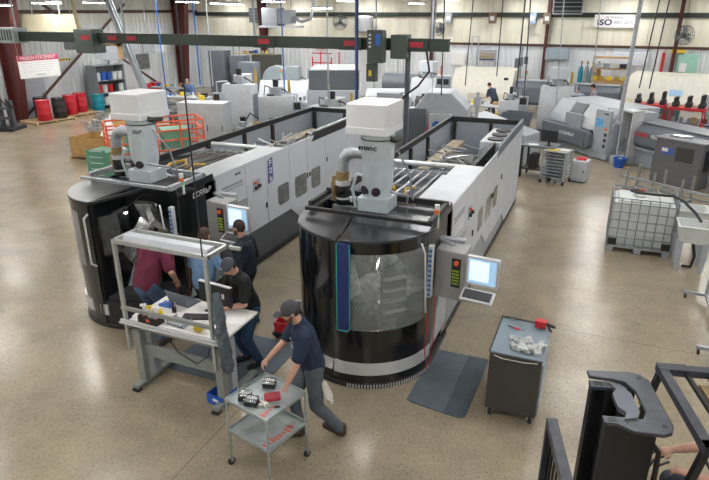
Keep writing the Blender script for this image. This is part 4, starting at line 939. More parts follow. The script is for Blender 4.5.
# ---------------------------------------------------------------- background machines
def mill(label, x,y,rz, w,d,h, hood=0., body=None, win=True, ctl=1, head=True, dark=None, table=True, name='milling_machine', doorx=0., col=1.):
    body=body or offw
    t=thing(name,label,'machine',(x,y,0),rz); wn=w/2; dn=d/2
    MB().box(-wn,-dn,0.02,wn,dn,.35).build('machine_base',dark or mgrey,t,.02)
    # enclosure with sloping front
    MB().prism([(-dn,.35),(dn*.4,.35),(dn*.4,h*.86),(-dn*.55,h*.86),(-dn,h*.55)],-wn,wn,'x').build('enclosure',body,t,.02)
    if win:
        wd=MB().prism([(-dn-.006,.62*h*.86+.0),(-dn*.6-.006,h*.80),(-dn*.6+.01,h*.80),(-dn+.01,.62*h*.86)],-wn*.55+doorx,wn*.55+doorx,'x') if False else MB().box(-wn*.5+doorx,-dn-.012,h*.26,wn*.5+doorx,-dn+.01,h*.53)
        wd=wd.build('door_window',mgrey_win,t,.004)
        MB().box(wn*.5+doorx+.03,-dn-.05,h*.28,wn*.5+doorx+.06,-dn,h*.5).build('door_handle',blackm,t,.004)
        MB().box(-.006,-dn-.002,.36,.006,-dn+.01,h*.54).build('door_gap',blackm,t)
    if head:
        c=MB().box(-wn*.42,dn*.1,.35,wn*.42,dn,h).build('column',body,t,.02)
        MB().box(-wn*.3,-dn*.35,h*.74,wn*.3,dn*.2,h*1.0).build('spindle_head',lgrey,t,.03)
        MB().cyl(0,-dn*.1,h*1.0,h*1.0+.25,wn*.17).build('spindle_motor',dark or blackm,t)
    if hood: MB().box(-wn*.55,-dn*.5,h*.98+.0,wn*.55,dn*.4,h*.98+hood).build('top_hood',white,t,.02)
    if ctl:
        cx=wn+.12 if ctl>0 else -wn-.12
        p_=MB().box(cx-.17,-dn-.04,1.05,cx+.17,-dn+.10,1.72).build('control_panel',lgrey,t,.012)
        MB().box(cx-.12,-dn-.046,1.42,cx+.12,-dn-.04,1.66).build('screen',blackm,p_)
        MB().box(cx-.12,-dn-.05,1.12,cx+.12,-dn-.04,1.36).build('keypad',mgrey,p_)
        MB().tube([(cx,-dn+.05,1.72),(cx,-dn+.05,h*.9),(cx-(.3 if ctl>0 else -.3),-dn*.3,h*.9)],.03,8).build('control_arm',lgrey,t)
    MB().box(-wn,dn*.45,.3,-wn+w*.32,dn+.18,h*.78).build('electric_cabinet',body,t,.01)
    MB().box(-wn+.05,dn*.3,h*.3,wn-.05,dn*.98,h*.66).build('tool_magazine',dark or lgrey,t,.03)
    for q in (-1,1): MB().box(min(q*wn-.01,q*(wn+.006)),-dn*.5,h*.3,max(q*wn,q*(wn+.006)),dn*.3,h*.7).build('side_cover',slate,t,.004)
    for q in (-1,1): MB().box(min(q*wn*.2,q*wn*.85),-dn-.015,.10,max(q*wn*.2,q*wn*.85),-dn+.01,.30).build('base_vent',blackm,t)
    MB().box(-wn*.5,-dn*.50,h*.865,-wn*.1,dn*.0,h*.885).build('roof_opening',blackm,t)
    MB().tube([(-wn*.7,dn*.2,h*.86),(-wn*.6,-.1,h*1.02),(-wn*.2,-dn*.2,h*.98)],.02,6).build('air_line',blackm,t)
    MB().cyl(wn*.75,dn*.7,h*.86,h*1.08,.05).build('signal_lamp',(yellow_dk,orange,mgrey)[int(w*10)%3],t)
    MB().tube([(wn*.6,dn*.6,h*.7),(wn*.75,dn*.4,h*.85),(wn*.5,-.1,h*.95),(wn*.2,-dn*.1,h*.97)],.025,8).build('cable_hose',blackm,t)
    return t
def cabinet(label,x,y,rz,w,d,h,m,doors=2,name='storage_cabinet',cat='cabinet',legs=0,top=None):
    t=thing(name,label,cat,(x,y,0),rz)
    MB().box(-w/2,-d/2,.03+legs,w/2,d/2,h).build('cabinet_body',m,t,.008)
    if top: MB().box(-w/2-.01,-d/2-.01,h,w/2+.01,d/2+.01,h+.03).build('cabinet_top',top,t,.004)
    for k in range(doors):
        x0=-w/2+.015+k*(w-.03)/doors
        dd=MB().box(x0+.006,-d/2-.012,.08+legs,x0+(w-.03)/doors-.006,-d/2,h-.04).build('door',m,t,.003)
        MB().box(x0+(w-.03)/doors-.06,-d/2-.03,h*.48,x0+(w-.03)/doors-.035,-d/2-.012,h*.60).build('handle',blackm,dd)
    MB().box(-w/2+.02,-d/2+.02,0,w/2-.02,d/2-.02,.03+legs).build('plinth',blackm,t)
    return t
def bench(label,x,y,rz,w,d,h,m,tm,items=True,name='work_table',cat='bench'):
    t=thing(name,label,cat,(x,y,0),rz)
    MB().box(-w/2,-d/2,h-.05,w/2,d/2,h).build('tabletop',tm,t,.004)
    for sx in (-1,1):
        for sy in (-1,1): MB().box(sx*(w/2-.05)-.03,sy*(d/2-.05)-.03,0,sx*(w/2-.05)+.03,sy*(d/2-.05)+.03,h-.05).build('leg',m,t)
    MB().box(-w/2+.05,-d/2+.05,.25,w/2-.05,d/2-.05,.28).build('lower_shelf',m,t)
    return t
CLUT=[('cardboard_box','small brown cardboard box','box'),('plastic_tub','small grey plastic tub','tub'),('machine_part','small bare metal machine part','part'),('parts_case','small black parts case','case'),('coolant_bottle','small white bottle','bottle'),('yellow_case','small yellow case','case'),('blue_tub','small blue tub','tub')]
def clutter(x,y,z,rz,w,d,n,where,seed):
    rnd=random.Random(seed); c,s=cos(radians(rz)),sin(radians(rz))
    ords=['first','second','third','fourth','fifth','sixth','seventh','eighth','ninth','tenth']
    for k in range(n):
        u=-w/2+(k+.5)*w/n; v=rnd.uniform(-d/4,d/4); nm,lb,ct=CLUT[(k*3+seed)%7]
        a=rnd.uniform(.06,.11); h=rnd.uniform(.08,.2); m=MB()
        mt_=(card,mgrey,steel,blackm,tankm,yellow,blue)[(k*3+seed)%7]
        if nm in('coolant_bottle',): m.lathe([(0,0),(.045,0),(.045,h*.75),(.018,h*.9),(.018,h+.03),(0,h+.03)],0,0,12)
        elif nm=='machine_part': m.cyl(0,0,0,h*.5,a*.8).cyl(0,0,h*.5,h,a*.45).box(-a,-a*.3,0,a,a*.3,h*.3)
        else: m.add([(-a,-a*.7,0),(a,-a*.7,0),(a,a*.7,0),(-a,a*.7,0),(-a*1.1,-a*.8,h),(a*1.1,-a*.8,h),(a*1.1,a*.8,h),(-a*1.1,a*.8,h)],[(0,3,2,1),(4,5,6,7),(0,1,5,4),(1,2,6,5),(2,3,7,6),(3,0,4,7)]).box(-a*1.15,-a*.85,h-.02,a*1.15,a*.85,h+.006)
        o=single(nm,m,mt_,'%s, %s %s'%(lb,ords[k],where),ct,(x+u*c-v*s,y+u*s+v*c,z),rz+rnd.uniform(-20,20))

# ---- left side
def drum(x,y,m,label,z=.13):
    t=thing('steel_drum',label,'barrel',(x,y,z),random.uniform(0,360))
    MB().lathe([(0,0),(.285,0),(.29,.01),(.29,.28),(.298,.295),(.29,.31),(.29,.57),(.298,.585),(.29,.60),(.29,.86),(.295,.88),(.28,.88),(.275,.865),(0,.865)],0,0,28).build('drum_shell',m,t)
    MB().cyl(.15,.05,.865,.885,.035).build('bung_cap',silver,t)
    MB().box(-.12,-.1,.866,.05,.04,.868).build('top_label',paper if m is not blackm else silver,t); return t
def pallet(x,y,rz,label,w=1.2,d=1.0):
    t=thing('wooden_pallet',label,'pallet',(x,y,0),rz)
    for k in range(6): MB().box(-w/2,-d/2+k*(d-.09)/5,.105,w/2,-d/2+k*(d-.09)/5+.09,.125).build('top_board',wood,t)
    for xx in (-w/2,-.04,w/2-.08): MB().box(xx,-d/2,.02,xx+.08,d/2,.105).build('stringer',wood,t)
    MB().box(-w/2,-d/2,0,w/2,-d/2+.09,.02).box(-w/2,d/2-.09,0,w/2,d/2,.02).build('bottom_board',wood,t)
    return t
pallet(-23.05,19.45,80,'worn wooden pallet under the leftmost red and black drums',1.9,1.3)
pallet(-23.15,21.35,80,'worn wooden pallet under the two red drums next to the teal one',1.5,1.2)
drum(-22.85,19.1,drred,'red steel drum nearest the left column, black drums beside it')
drum(-23.75,19.75,blackm,'black steel drum half hidden behind the leftmost red drum')
drum(-22.8,19.9,blackm,'black steel drum between the red drums')
drum(-23.1,20.8,drred,'red steel drum just right of the black drum')
drum(-23.25,21.55,drred,'red steel drum beside the teal drum')
drum(-22.95,22.35,teal,'teal blue steel drum in front of the grey shelf cabinet',0.0)
drum(-23.7,26.7,drred,'red steel drum below the dark wall opening, left of its twin',0)
drum(-23.7,27.5,drred,'red steel drum below the dark wall opening, right of its twin',0)
t=thing('shelf_cabinet','open grey metal shelf cabinet with blue and white pails','shelf',(-23.85,23.95,0),82)
MB().box(-.85,-.5,0,-.82,.3,2.1).box(.82,-.5,0,.85,.3,2.1).box(-.85,.28,0,.85,.3,2.1).build('cabinet_shell',mgrey,t)
for z in (.15,.75,1.35,2.08): MB().box(-.82,-.5,z,.82,.28,z+.03).build('shelf_board',mgrey,t)
def inshelf(u,v,z):
    a=radians(82); return (-23.85+u*cos(a)-v*sin(a),23.95+u*sin(a)+v*cos(a),z)
ORD=['leftmost','second','third','fourth','rightmost']
for zi,z,nm in ((0,1.38,'top'),(1,.78,'middle'),(2,.18,'bottom')):
    for k in range(5):
        u=-.66+k*.33; c=(tankm,blue,blue,tankm,tankm)[(k+zi)%5] if zi!=1 else (red,tankm,red,blackm,tankm)[k]
        m=MB().lathe([(0,0),(.13,0),(.15,.36),(.155,.36),(.155,.38),(0,.38)],0,0,18)
        single('pail',m,c,'%s %s pail on the %s shelf of the grey cabinet'%(ORD[k],{tankm:'white',blue:'blue',red:'red',blackm:'black'}[c],nm),'pail',inshelf(u,-.28,z),group='pails in the shelf cabinet')
single('jug',MB().lathe([(0,0),(.12,0),(.12,.2),(.05,.28),(0,.28)],0,0,14),tankm,'white jug on top of the shelf cabinet, left one','jug',inshelf(-.6,0,2.11))
single('white_carton',MB().box(-.15,-.1,0,.15,.1,.2),offw,'white carton on top of the shelf cabinet, right one','box',inshelf(.5,0,2.11),74)
# wall things left
w_=thing('wall_door','pale grey metal door in the left wall behind the drums','door',(XL+.02,20.1,0),90)
MB().box(-.75,-.05,0,.75,-.0,2.1).build('door_frame',lgrey,w_); d=MB().box(-.68,-.07,.02,.68,-.05,2.03).build('door_leaf',lgrey,w_); MB().box(.5,-.1,1.0,.6,-.07,1.1).build('handle',steel,d)
w_=thing('wall_window','dark framed opening in the left wall near the back','window',(XL+.03,27.6,1.5),90)
MB().box(-.6,-.06,0,.6,0,.95).build('frame',offw,w_); MB().box(-.53,-.07,.07,.53,-.06,.88).build('pane',mgrey_win,w_)
ct_=thing('caution_strip','yellow and black striped caution board on the left wall','sign',(XL+.002,22.2,2.45),90)
MB().box(-.42,-.02,-.05,.42,0,.05).build('board',yellow,ct_)
for k in range(5): MB().prism([(-.38+k*.17,-.05),(-.31+k*.17,-.05),(-.27+k*.17,.05),(-.34+k*.17,.05)],-.024,-.02,'y').build('stripe',blackm,ct_)
# mission statement banner
bn=thing('banner','white hanging banner headed MISSION STATEMENT in red','banner',(-22.0,17.6,2.1),82)
MB().box(0,-.01,-.02,1.78,.01,.87).build('banner_cloth',paper,bn)
MB().box(0,-.014,.66,1.78,-.0105,.87).build('red_header',mt('header_red',(.48,.03,.10),.5),bn)
text('heading','MISSION STATEMENT',.19,(.89,-.018,.765),(90,0,0),paper,bn,.002,sx=.86)
rr=random.Random(4)
for k in range(5):
    s='our mission is to deliver quality parts and'.split(); rr.shuffle(s)
    MB().box(.12+.03*(k>3),-.0125,.565-k*.085,1.64-.05*k,-.0105,.578-k*.085).build('text_line',mt('ink_grey',(.42,.42,.45),.8,var=.5,scale=60),bn)
glyphs('signature',6,.05,.07,(.9,-.0125,.10),(90,0,0),mgrey,bn,12)
for x in (.05,1.73): MB().tube([(x,0,.87),(x,0,2.0)],.006,5).build('hanging_wire',steel,bn)
# dark tine attachments on the far left
t=thing('hydraulic_attachment','dark jumble of hydraulic mast parts standing at the left edge','attachment',(-23.2,17.3,0),20)
MB().box(-.9,-.5,.0,.7,.5,.12).build('skid',blackm,t,.01)
for k in range(4): MB().box(-.8+k*.4,-.2+.1*(k%2),.12,-.66+k*.4,.0+.1*(k%2),1.2+.25*(k%3)).build('upright_beam',dgrey,t,.01)
m=MB()
for k in range(6): m.tube([(-.8+k*.27,-.35,.2),(-.7+k*.25,-.4,.8+.1*(k%3)),(-.5+k*.2,-.3,1.3),(-.4+k*.2,-.1,.9)],.035,6)
m.build('hose_bundle',blackm,t); MB().box(-.9,-.45,.5,.6,-.38,.6).box(-.9,-.45,.9,.6,-.38,1.0).build('cross_bar',dgrey,t,.01)
# cardboard gaylord and neighbours
pallet(-15.6,15.0,3,'wooden pallet under the big open cardboard bin',1.6,1.2)
t=thing('cardboard_bin','large open brown cardboard bin on a pallet','box',(-15.6,15.0,.126),3)
MB().box(-.75,-.55,0,.75,.55,.02).box(-.75,-.55,0,.75,-.53,.62).box(-.75,.53,0,.75,.55,.62).box(-.75,-.55,0,-.73,.55,.62).box(.73,-.55,0,.75,.55,.62).build('bin_wall',card,t)
MB().at(.2,.5,.55,radians(15),radians(-35)).box(-.2,0,0,.55,.02,.9).build('loose_flap',card,t)
MB().at(.05,.2,.55,radians(25),radians(-50),radians(20)).box(-.15,0,0,.35,.02,1.1).build('white_sheet',paper,t)
t=thing('coil_feeder','grey metal machine assembly behind the cardboard bin','machine',(-16.9,16.6,0),10)
MB().box(-.6,-.4,0,.6,.4,.5).build('base_box',mgrey,t,.03)
MB().cyl(-.1,0,.5,.72,.5).cyl(-.1,0,.72,.95,.3).cyl(-.1,0,.95,1.25,.14).build('coil_head',inox,t)
m=MB()
for k in range(7): a=k*.9; m.tube([(-.1+.3*cos(a),.3*sin(a),.6),(-.1+.6*cos(a),.6*sin(a),.9),(-.1+.55*cos(a+.4),.55*sin(a+.4),.4)],.04,6)
m.build('feed_arm',steel,t)
t=thing('drawer_cabinet','green drawer cabinet behind the left machine canister','cabinet',(-12.95,12.55,0),8)
MB().box(-.35,-.35,0,.35,.35,1.0).build('cabinet_body',green,t,.01)
for k in range(6): d=MB().box(-.32,-.365,.06+k*.17,.32,-.35,.21+k*.17).build('drawer',green,t,.003); MB().box(-.2,-.38,.17+k*.17,.2,-.365,.19+k*.17).build('drawer_pull',silver,d)
# orange safety railing around the green boxes
t=thing('lift_railing','orange guard railing cage of a platform holding green boxes, behind the left machine','railing',(-13.45,13.25,0),50)
cor=[(0,0),(2.85,0),(2.85,1.0),(0,1.0)]
for z in (.62,.92,1.22,1.50):
    for (a,b),(c,d) in zip(cor,cor[1:]+cor[:1]): MB().tube([(a,b,z),(c,d,z)],.03,6).build('rail',orange,t)
for k in range(5):
    for y_ in (0,1.0): MB().tube([(k*2.85/4,y_,.5),(k*2.85/4,y_,1.5)],.03,6).build('post',orange,t)
MB().box(-.05,-.05,.42,2.9,1.05,.52).build('platform_deck',mgrey,t,.01)
MB().box(.1,.1,.12,2.75,.9,.42).build('lift_base',dgrey,t,.01)
for x_ in (.3,2.5):
    for y_ in (.12,.88): MB().at(x_,y_,.15,0,pi/2).cyl(0,0,-.06,.06,.15).build('wheel',rubber,t)
def lp3(u,v):
    a=radians(50); return (-13.45+u*cos(a)-v*sin(a),13.25+u*sin(a)+v*cos(a))
for u_,s,l in ((.95,.72,'green steel box inside the orange railing, left'),(2.05,.75,'green steel box inside the orange railing, right')):
    t=thing('green_box',l,'box',(*lp3(u_,.5),.42),50); MB().box(-.42,-.35,.1,.42,.35,s).build('box_body',mt('box_green',(.16,.38,.27),.5),t,.01); MB().box(-.44,-.37,s,.44,.37,s+.04).build('lid',mt('box_green',(.16,.38,.27)),t,.01); MB().box(-.4,-.3,0,.4,.3,.1).build('feet',blackm,t)
cabinet('long pale grey three-door cabinet behind the orange railing',-12.75,17.1,12,1.65,.75,1.72,offw,3,top=white)
bench('steel side table with tools right of the pale grey cabinet',-11.0,17.45,10,1.1,.7,.95,mgrey,mgrey); clutter(-11.0,17.45,.95,10,1.0,.5,4,'on the side table by the pale cabinet',1)
mill('white upright machining centre standing behind the pale grey cabinet',-13.25,20.2,8,1.25,1.2,2.35,ctl=-1,win=False)
mill('white machining centre with slanted dark side window, left of the grey-topped machine',-10.95,18.95,28,1.25,1.3,2.15,doorx=.05)
mill('white machine carrying the big round grey guard',-13.6,24.6,12,2.3,1.6,2.0,head=False,ctl=0)
t=thing('round_guard','large round grey wheel guard on the white machine','guard',(-14.0,24.4,1.724),12)
gp=[(.62*cos(radians(a)),.62*sin(radians(a))) for a in range(0,181,12)]+[(-.62,-.0),(.62,-.0)]
MB().prism([(x,z+.0) for x,z in gp],-.28,.28,'y').build('guard_shell',mt('guard_grey',(.22,.26,.28),.4),t,.02)
MB().box(.5,-.25,0,1.1,.25,.62).build('guard_box',mt('guard_grey',(.22,.26,.28)),t,.03)
cabinet('tall dark grey control cabinet, left of two behind the crane beam',-16.9,24.2,0,.85,.6,2.95,dgrey,1)
cabinet('tall dark grey control cabinet with blue cable, right of two behind the crane beam',-15.95,24.4,0,.75,.6,2.75,dgrey,1)
cabinet('mid grey machine cabinet beside the tall dark ones',-15.2,24.0,0,.8,.6,2.5,slate,1)
bench('long grey workbench under the open shelf on the left',-17.9,22.6,5,2.6,.8,1.0,mgrey,lgrey); clutter(-17.9,22.6,1.0,5,2.4,.5,8,'on the long left workbench',3)
bench('second grey workbench left of the white machining centre',-15.6,21.6,5,1.6,.8,1.05,slate,mgrey); clutter(-15.6,21.6,1.05,5,1.4,.5,5,'on the second left workbench',5)
bench('metal work table near the left wall drums',-20.2,24.6,5,2.0,.8,1.1,slate,mgrey); clutter(-20.2,24.6,1.1,5,1.8,.5,7,'on the table near the wall drums',6)
sh=thing('storage_rack','open storage rack with boxes against the back left wall','rack',(-19.4,31.2,0),0)
for x in (-1.2,1.15):
    for y in (-.35,.3): MB().box(x,y,0,x+.05,y+.05,2.9).build('upright',mgrey,sh)
for z in (.8,1.6,2.3): MB().box(-1.2,-.35,z,1.2,.35,z+.05).build('shelf_board',wood,sh)
for zi,z in enumerate((.85,1.65,2.35)): clutter(-19.4,31.2,z,0,2.2,.4,6,'on the %s level of the back left rack'%('lowest','middle','highest')[zi],9+zi)
person('man in a blue shirt at the workbench on the far left',(-18.2,23.6,0),175,hip=.94,lean=20,head=(0,30),top=(.10,.16,.32),pants=(.03,.05,.10),sleeve='long',hair=(.3,.28,.25),body_vox=.02,seed=31,
    hands={1:(.2,.4,1.05),-1:(-.2,.4,1.05)})
# red wheeled stairs
t=thing('red_platform','red tubular platform steps near the back wall','steps',(-13.4,28.4,0),0)
for x in (-.55,.5):
    for y in (-.5,.45): MB().box(x,y,0,x+.05,y+.05,2.7 if y>0 else 2.5).build('post',red,t)
for z in (1.2,1.7,2.2,2.65): MB().box(-.55,-.5,z,.55,-.46,z+.05).build('rail',red,t)
MB().box(-.55,-.5,1.1,.55,.5,1.15).box(-.8,-.5,.5,-.55,.5,.55).build('deck',mgrey,t); MB().tube([(-1.1,-.45,.1),(-.55,-.45,1.9)],.03,6).tube([(-1.1,.45,.1),(-.55,.45,1.9)],.03,6).build('handrail',red,t)
cabinet('dark olive press machine by the back left wall',-18.0,30.3,0,1.5,.8,2.35,mt('olive',(.07,.075,.06),.5),2)
# grey-topped machine in the centre
t=thing('grinding_machine','white machine with a large dark grey top cover behind the left machining centre','machine',(-9.75,21.45,0),22)
MB().box(-1.0,-1.3,.02,1.0,1.3,1.95).build('machine_body',white,t,.03)
MB().prism([(-1.3,1.95),(1.25,1.95),(1.1,2.62),(-1.05,2.62)],-.92,.95,'x').build('top_cover',dgrey,t,.02)
MB().box(-.85,-1.0,2.62,.9,1.05,2.66).build('cover_lid',white,t,.01)
MB().box(.99,-.8,.5,1.01,.6,1.7).build('side_door',offw,t,.004)
mill('white machine with exposed hoses just beyond the left enclosure rail',-8.7,18.9,5,1.5,1.2,1.85,ctl=0,win=False,dark=blackm)
t=thing('white_enclosure','low white sheet-metal enclosure right of the grey-topped machine','enclosure',(-7.7,22.0,0),20)
MB().box(-.9,-1.2,.02,.8,1.2,1.75).build('enclosure_body',white,t,.02); MB().box(-.4,-1.215,.3,.4,-1.2,1.5).build('access_door',offw,t,.004)
cabinet('grey control cabinet with side screen beyond the right tower hood',-6.9,19.8,5,.8,.6,2.05,lgrey,1)
mill('small white machine with coolant pots behind the right tower hood',-5.9,20.6,0,1.0,.9,1.7,ctl=0,win=True)
t=thing('vacuum_tank','dark grey horizontal tank on stand behind the crane post','tank',(-8.9,27.6,0),0)
MB().at(0,0,1.45,0,0,pi/2).cyl(0,0,-1.0,1.0,.45).build('tank_shell',slate,t); MB().box(-.9,-.3,0,-.7,.3,1.1).box(.7,-.3,0,.9,.3,1.1).build('stand',dgrey,t)
mill('tall white machining centre with hood in the back middle',-7.4,26.3,0,1.3,1.3,2.2,hood=.45,ctl=1,dark=white)
# near grey machining centre with blue sticker
t=thing('turning_centre','light grey angular machine with a blue round sticker behind the right enclosure','machine',(-4.9,19.2,0),8)
MB().prism([(-.95,.02),(.9,.02),(.9,1.75),(.35,2.25),(-.45,2.25),(-.95,1.55)],-.55,.75,'y').build('machine_body',lgrey,t,.03)
MB().box(-.98,-.60,.3,-.42,-.54,1.75).build('dark_door',slate,t,.02)
MB().box(-.30,-.80,.75,.40,-.55,1.62).build('front_box',offw,t,.02)
MB().at(-.05,-.805,1.28,0,pi/2).cyl(0,0,0,.01,.13).build('round_sticker',hosebl,t)
MB().box(.2,-.82,.95,.3,-.80,1.15).build('lock',blackm,t); MB().tube([(-.5,-.6,.3),(-.38,-.7,1.0),(-.25,-.7,1.55)],.03,6).build('red_hose',red,t)
t=thing('machine_cover','light grey sloped cover with red strip lying beside the turning centre','cover',(-2.9,20.0,0),-20)
MB().prism([(-1.1,.02),(1.0,.02),(1.0,1.0),(-1.1,1.45)],-.5,.5,'y').build('cover_body',lgrey,t,.03); MB().box(-.2,-.52,1.1,.5,-.5,1.2).build('red_strip',red,t)
single('clamp_column',MB().cyl(0,0,0,1.9,.05).box(-.1,-.1,1.9,.1,.1,2.2).cyl(0,0,2.2,2.35,.05),lgrey,'slim grey machine column with junction box beside the turning centre','column',(-3.62,18.6,0))
# control panel on arm
t=thing('control_console','grey control console with two small screens in the back middle','control panel',(-6.1,24.0,0),0)
MB().box(-.04,-.04,0,.04,.04,1.6).build('console_post',mgrey,t); c=MB().box(-.32,-.1,1.6,.32,.08,2.25).build('console_case',lgrey,t,.02)
MB().box(-.24,-.106,1.9,-.02,-.1,2.12).build('screen',blackm,c); MB().box(.02,-.106,1.9,.24,-.1,2.12).build('screen',blackm,c); MB().box(-.26,-.106,1.66,.26,-.1,1.82).build('keypad',mgrey,c)
# cream lathe at the back
t=thing('cream_lathe','long cream machine enclosure by the back wall, behind the man in navy','machine',(-5.55,30.4,0),0)
MB().prism([(-1.35,.02),(1.2,.02),(1.2,2.0),(-.7,2.0),(-1.35,1.1)][::1],-1.45,1.45,'x').build('machine_body',cream,t,.03)
MB().box(-.6,-1.0,.7,.5,-.98,1.4).build('sliding_door',offw,t,.01); MB().box(-.6,-1.37,.3,1.3,-1.35,1.0).build('front_door',cream,t,.01); MB().box(1.0,-1.0,1.5,1.2,-.8,1.7).build('latch',blackm,t)
person('man in a navy T-shirt bending over the bench before the cream machine',(-4.55,27.4,0),60,hip=.95,lean=32,head=(0,30),top=(.03,.045,.075),pants=(.02,.02,.03),hair=(.04,.03,.02),body_vox=.018,seed=33,
    hands={1:(.2,.5,1.0),-1:(-.2,.5,1.0)})
bench('grey workbench crowded with parts in front of the man in navy',-4.4,25.6,-8,2.6,.8,.95,mgrey,lgrey); clutter(-4.4,25.6,.95,-8,2.4,.5,8,'on the bench before the navy man',2)
t=thing('parts_hopper','dark grey open parts hopper behind the right enclosure corner','hopper',(-2.75,21.5,0),-10)
MB().add([(-.3,-.3,.5),(.3,-.3,.5),(.3,.3,.5),(-.3,.3,.5),(-.45,-.4,1.35),(.45,-.4,1.35),(.45,.4,1.35),(-.45,.4,1.35)],[(0,3,2,1),(0,1,5,4),(1,2,6,5),(2,3,7,6),(3,0,4,7)]).build('hopper_body',slate,t); MB().box(-.3,-.3,0,.3,.3,.5).build('hopper_base',blackm,t,.01)
mill('small white drill press with green light near the right enclosure corner',-3.3,23.4,0,.8,.8,1.75,ctl=1,win=False)
# dark lathe in the back
def lathe_m(label,x,y,rz,L,h,m,mtop,txt=None,txm=None,name='bar_lathe',z0=.55,d=.9):
    t=thing(name,label,'machine',(x,y,0),rz)
    MB().prism([(-d/2,z0),(-d/2-.12,z0+.12),(-d/2-.1,h-.25),(-d/2+.15,h),(d/2,h),(d/2,z0)],-L/2,L/2,'x').build('guard_cover',m,t,.04)
    MB().box(-L/2+.1,-d/2+.1,h,L/2-.1,d/2-.05,h+.03).build('top_plate',mtop,t,.01)
    for x_ in (-L*.36,L*.30): MB().box(x_-.35,-d/2+.1,0,x_+.35,d/2-.1,z0).build('pedestal',lgrey,t,.02)
    MB().box(-L/2,-d/2-.05,z0-.08,L/2,d/2,z0).build('bed_tray',lgrey,t,.01)
    if txt: glyphs('lettering',6,.10,.13,(-L*.30,-d/2-.13,h-.36),(80,0,0),txm or white,t,6)
    return t
lathe_m('dark grey rounded lathe near the back wall under the junction boxes',-3.05,29.6,-4,1.9,1.6,slate,lgrey)
lathe_m('dark grey lathe with red lettering before the brown shelf at the back',-.55,29.0,-6,2.4,1.6,slate,mgrey,'OKUMA',red)
mill('tall white machine with square hood right of the dark lathe',-1.75,24.9,0,1.2,1.2,2.25,hood=.42,dark=mgrey,win=False)
# big grey turning centre r, rotated
t=thing('turning_centre','large light grey turning centre with blue sticker and dark lower chute','machine',(.25,22.5,0),-47.7); t.scale=(1,1,.86)
L_=3.9
MB().prism([(-1.0,.02),(1.0,.02),(1.0,1.95),(-.55,1.95),(-.9,1.3)],-L_/2,1.15,'x').build('machine_body',lgrey,t,.03)
MB().box(-1.0,-1.06,.35,-.15,-.98,1.55).build('chute_back',mgrey,t,.01)
MB().prism([(-1.25,.38),(-1.02,.28),(-1.02,1.02),(-1.22,1.0)],-L_/2-.1,.30,'x').prism([(.30,.28),(.50,.45),(.50,.9),(.30,1.02)],-1.22,-1.02,'y').build('lower_chute',slate,t,.01)
glyphs('lettering',7,.085,.12,(-.6,-1.262,.75),(84,0,0),paper,t,8)
for a,b in ((-1.9,-1.05),(-.35,.55)): MB().prism([(-.97,1.05),(-.90,1.3),(-.56,1.93),(-.60,1.93),(-1.0,1.3),(-1.02,1.05)],a,b,'x').build('front_door',offw if a>-1 else lgrey,t,.01)
MB().prism([(-.99,1.05),(-.92,1.3),(-.58,1.9),(-.62,1.9),(-1.0,1.3)],-1.0,-.4,'x').build('dark_opening',dgrey,t)
MB().box(.45,-1.02,.3,1.15,-.92,1.92).build('control_front',lgrey,t,.02)
MB().box(.53,-1.03,1.25,.85,-1.015,1.58).build('blue_sticker',mt('sticker_blue',(.12,.40,.68),.4,var=.4,scale=14),t)
for k in range(3): MB().box(.98,-1.04,.5+k*.22,1.08,-1.015,.62+k*.22).build('switch',blackm,t,.004)
MB().box(.98,-1.04,1.16,1.08,-1.015,1.26).build('switch',orange,t,.004)
MB().box(.85,-1.022,1.75,1.05,-1.015,1.80).build('name_plate',blackm,t)
t=thing('pipework_panel','open machine end full of hoses and valves right of the grey turning centre','machine',(1.0,21.05,0),-47.7); t.scale=(.72,1,.9)
MB().box(-.3,-.6,0,.35,.6,.3).box(-.3,.1,.3,.35,.6,1.85).build('frame_body',lgrey,t,.02)
m=MB(); rr=random.Random(3)
for k in range(16):
    x=rr.uniform(-.3,.35); z=rr.uniform(.4,1.7); m.tube([(x,.08,z),(x+rr.uniform(-.15,.15),-.15-rr.random()*.3,z-rr.random()*.4),(x+rr.uniform(-.2,.2),-.3,max(.05,z-.9)),(x,.08,max(.1,z-1.1))],.016,6)
m.build('hose_loop',galv,t); MB().tube([(-.2,-.2,.3),(-.1,-.5,.08),(.4,-.7,.05),(.9,-.6,.05)],.02,6).build('yellow_hose',yellow_dk,t)
MB().box(-.32,-.35,.3,-.26,.1,1.9).box(.3,-.35,.3,.36,.1,1.9).box(-.32,-.35,1.86,.36,.1,1.92).build('door_frame',silver,t)
single('blue_bucket',MB().lathe([(0,0),(.16,0),(.2,.3),(.19,.3),(.15,.02),(0,.02)],0,0,18),blue,'blue bucket on the floor below the pipework panel','bucket',(.72,20.35,0))
# long bar feeder / lathe 2
lathe_m('long dark grey bar lathe with red and white lettering, running off the right edge',2.82,19.68,-48,4.6,1.38,slate,mt('top_grey',(.22,.24,.27),.35),None,None,'bar_lathe',.62,1.0)
_bl=[o for o in COL.objects if o.get('label','').startswith('long dark grey bar lathe')][0]
glyphs('lettering',5,.11,.14,(-1.75,-.628,1.06),(84,0,0),red,_bl,10); glyphs('lettering',4,.08,.10,(-1.1,-.628,1.06),(84,0,0),paper,_bl,11)
t=thing('coolant_unit','dark grey boxy coolant unit with perforated vent and blue label','machine',(2.41,19.15,0),-35)
MB().box(-.62,-.62,.0,.75,-.05,1.28).build('unit_body',mt('unit_grey',(.13,.13,.14),.45),t,.01)
MB().box(-.66,-.66,1.28,.8,-.02,1.32).build('unit_lid',mt('unit_lid',(.24,.25,.28),.4),t,.008)
MB().box(.02,-.632,.72,.52,-.62,1.12).build('vent_grille',mt('vent_dark',(.05,.05,.045),.6,var=.8,scale=60),t)
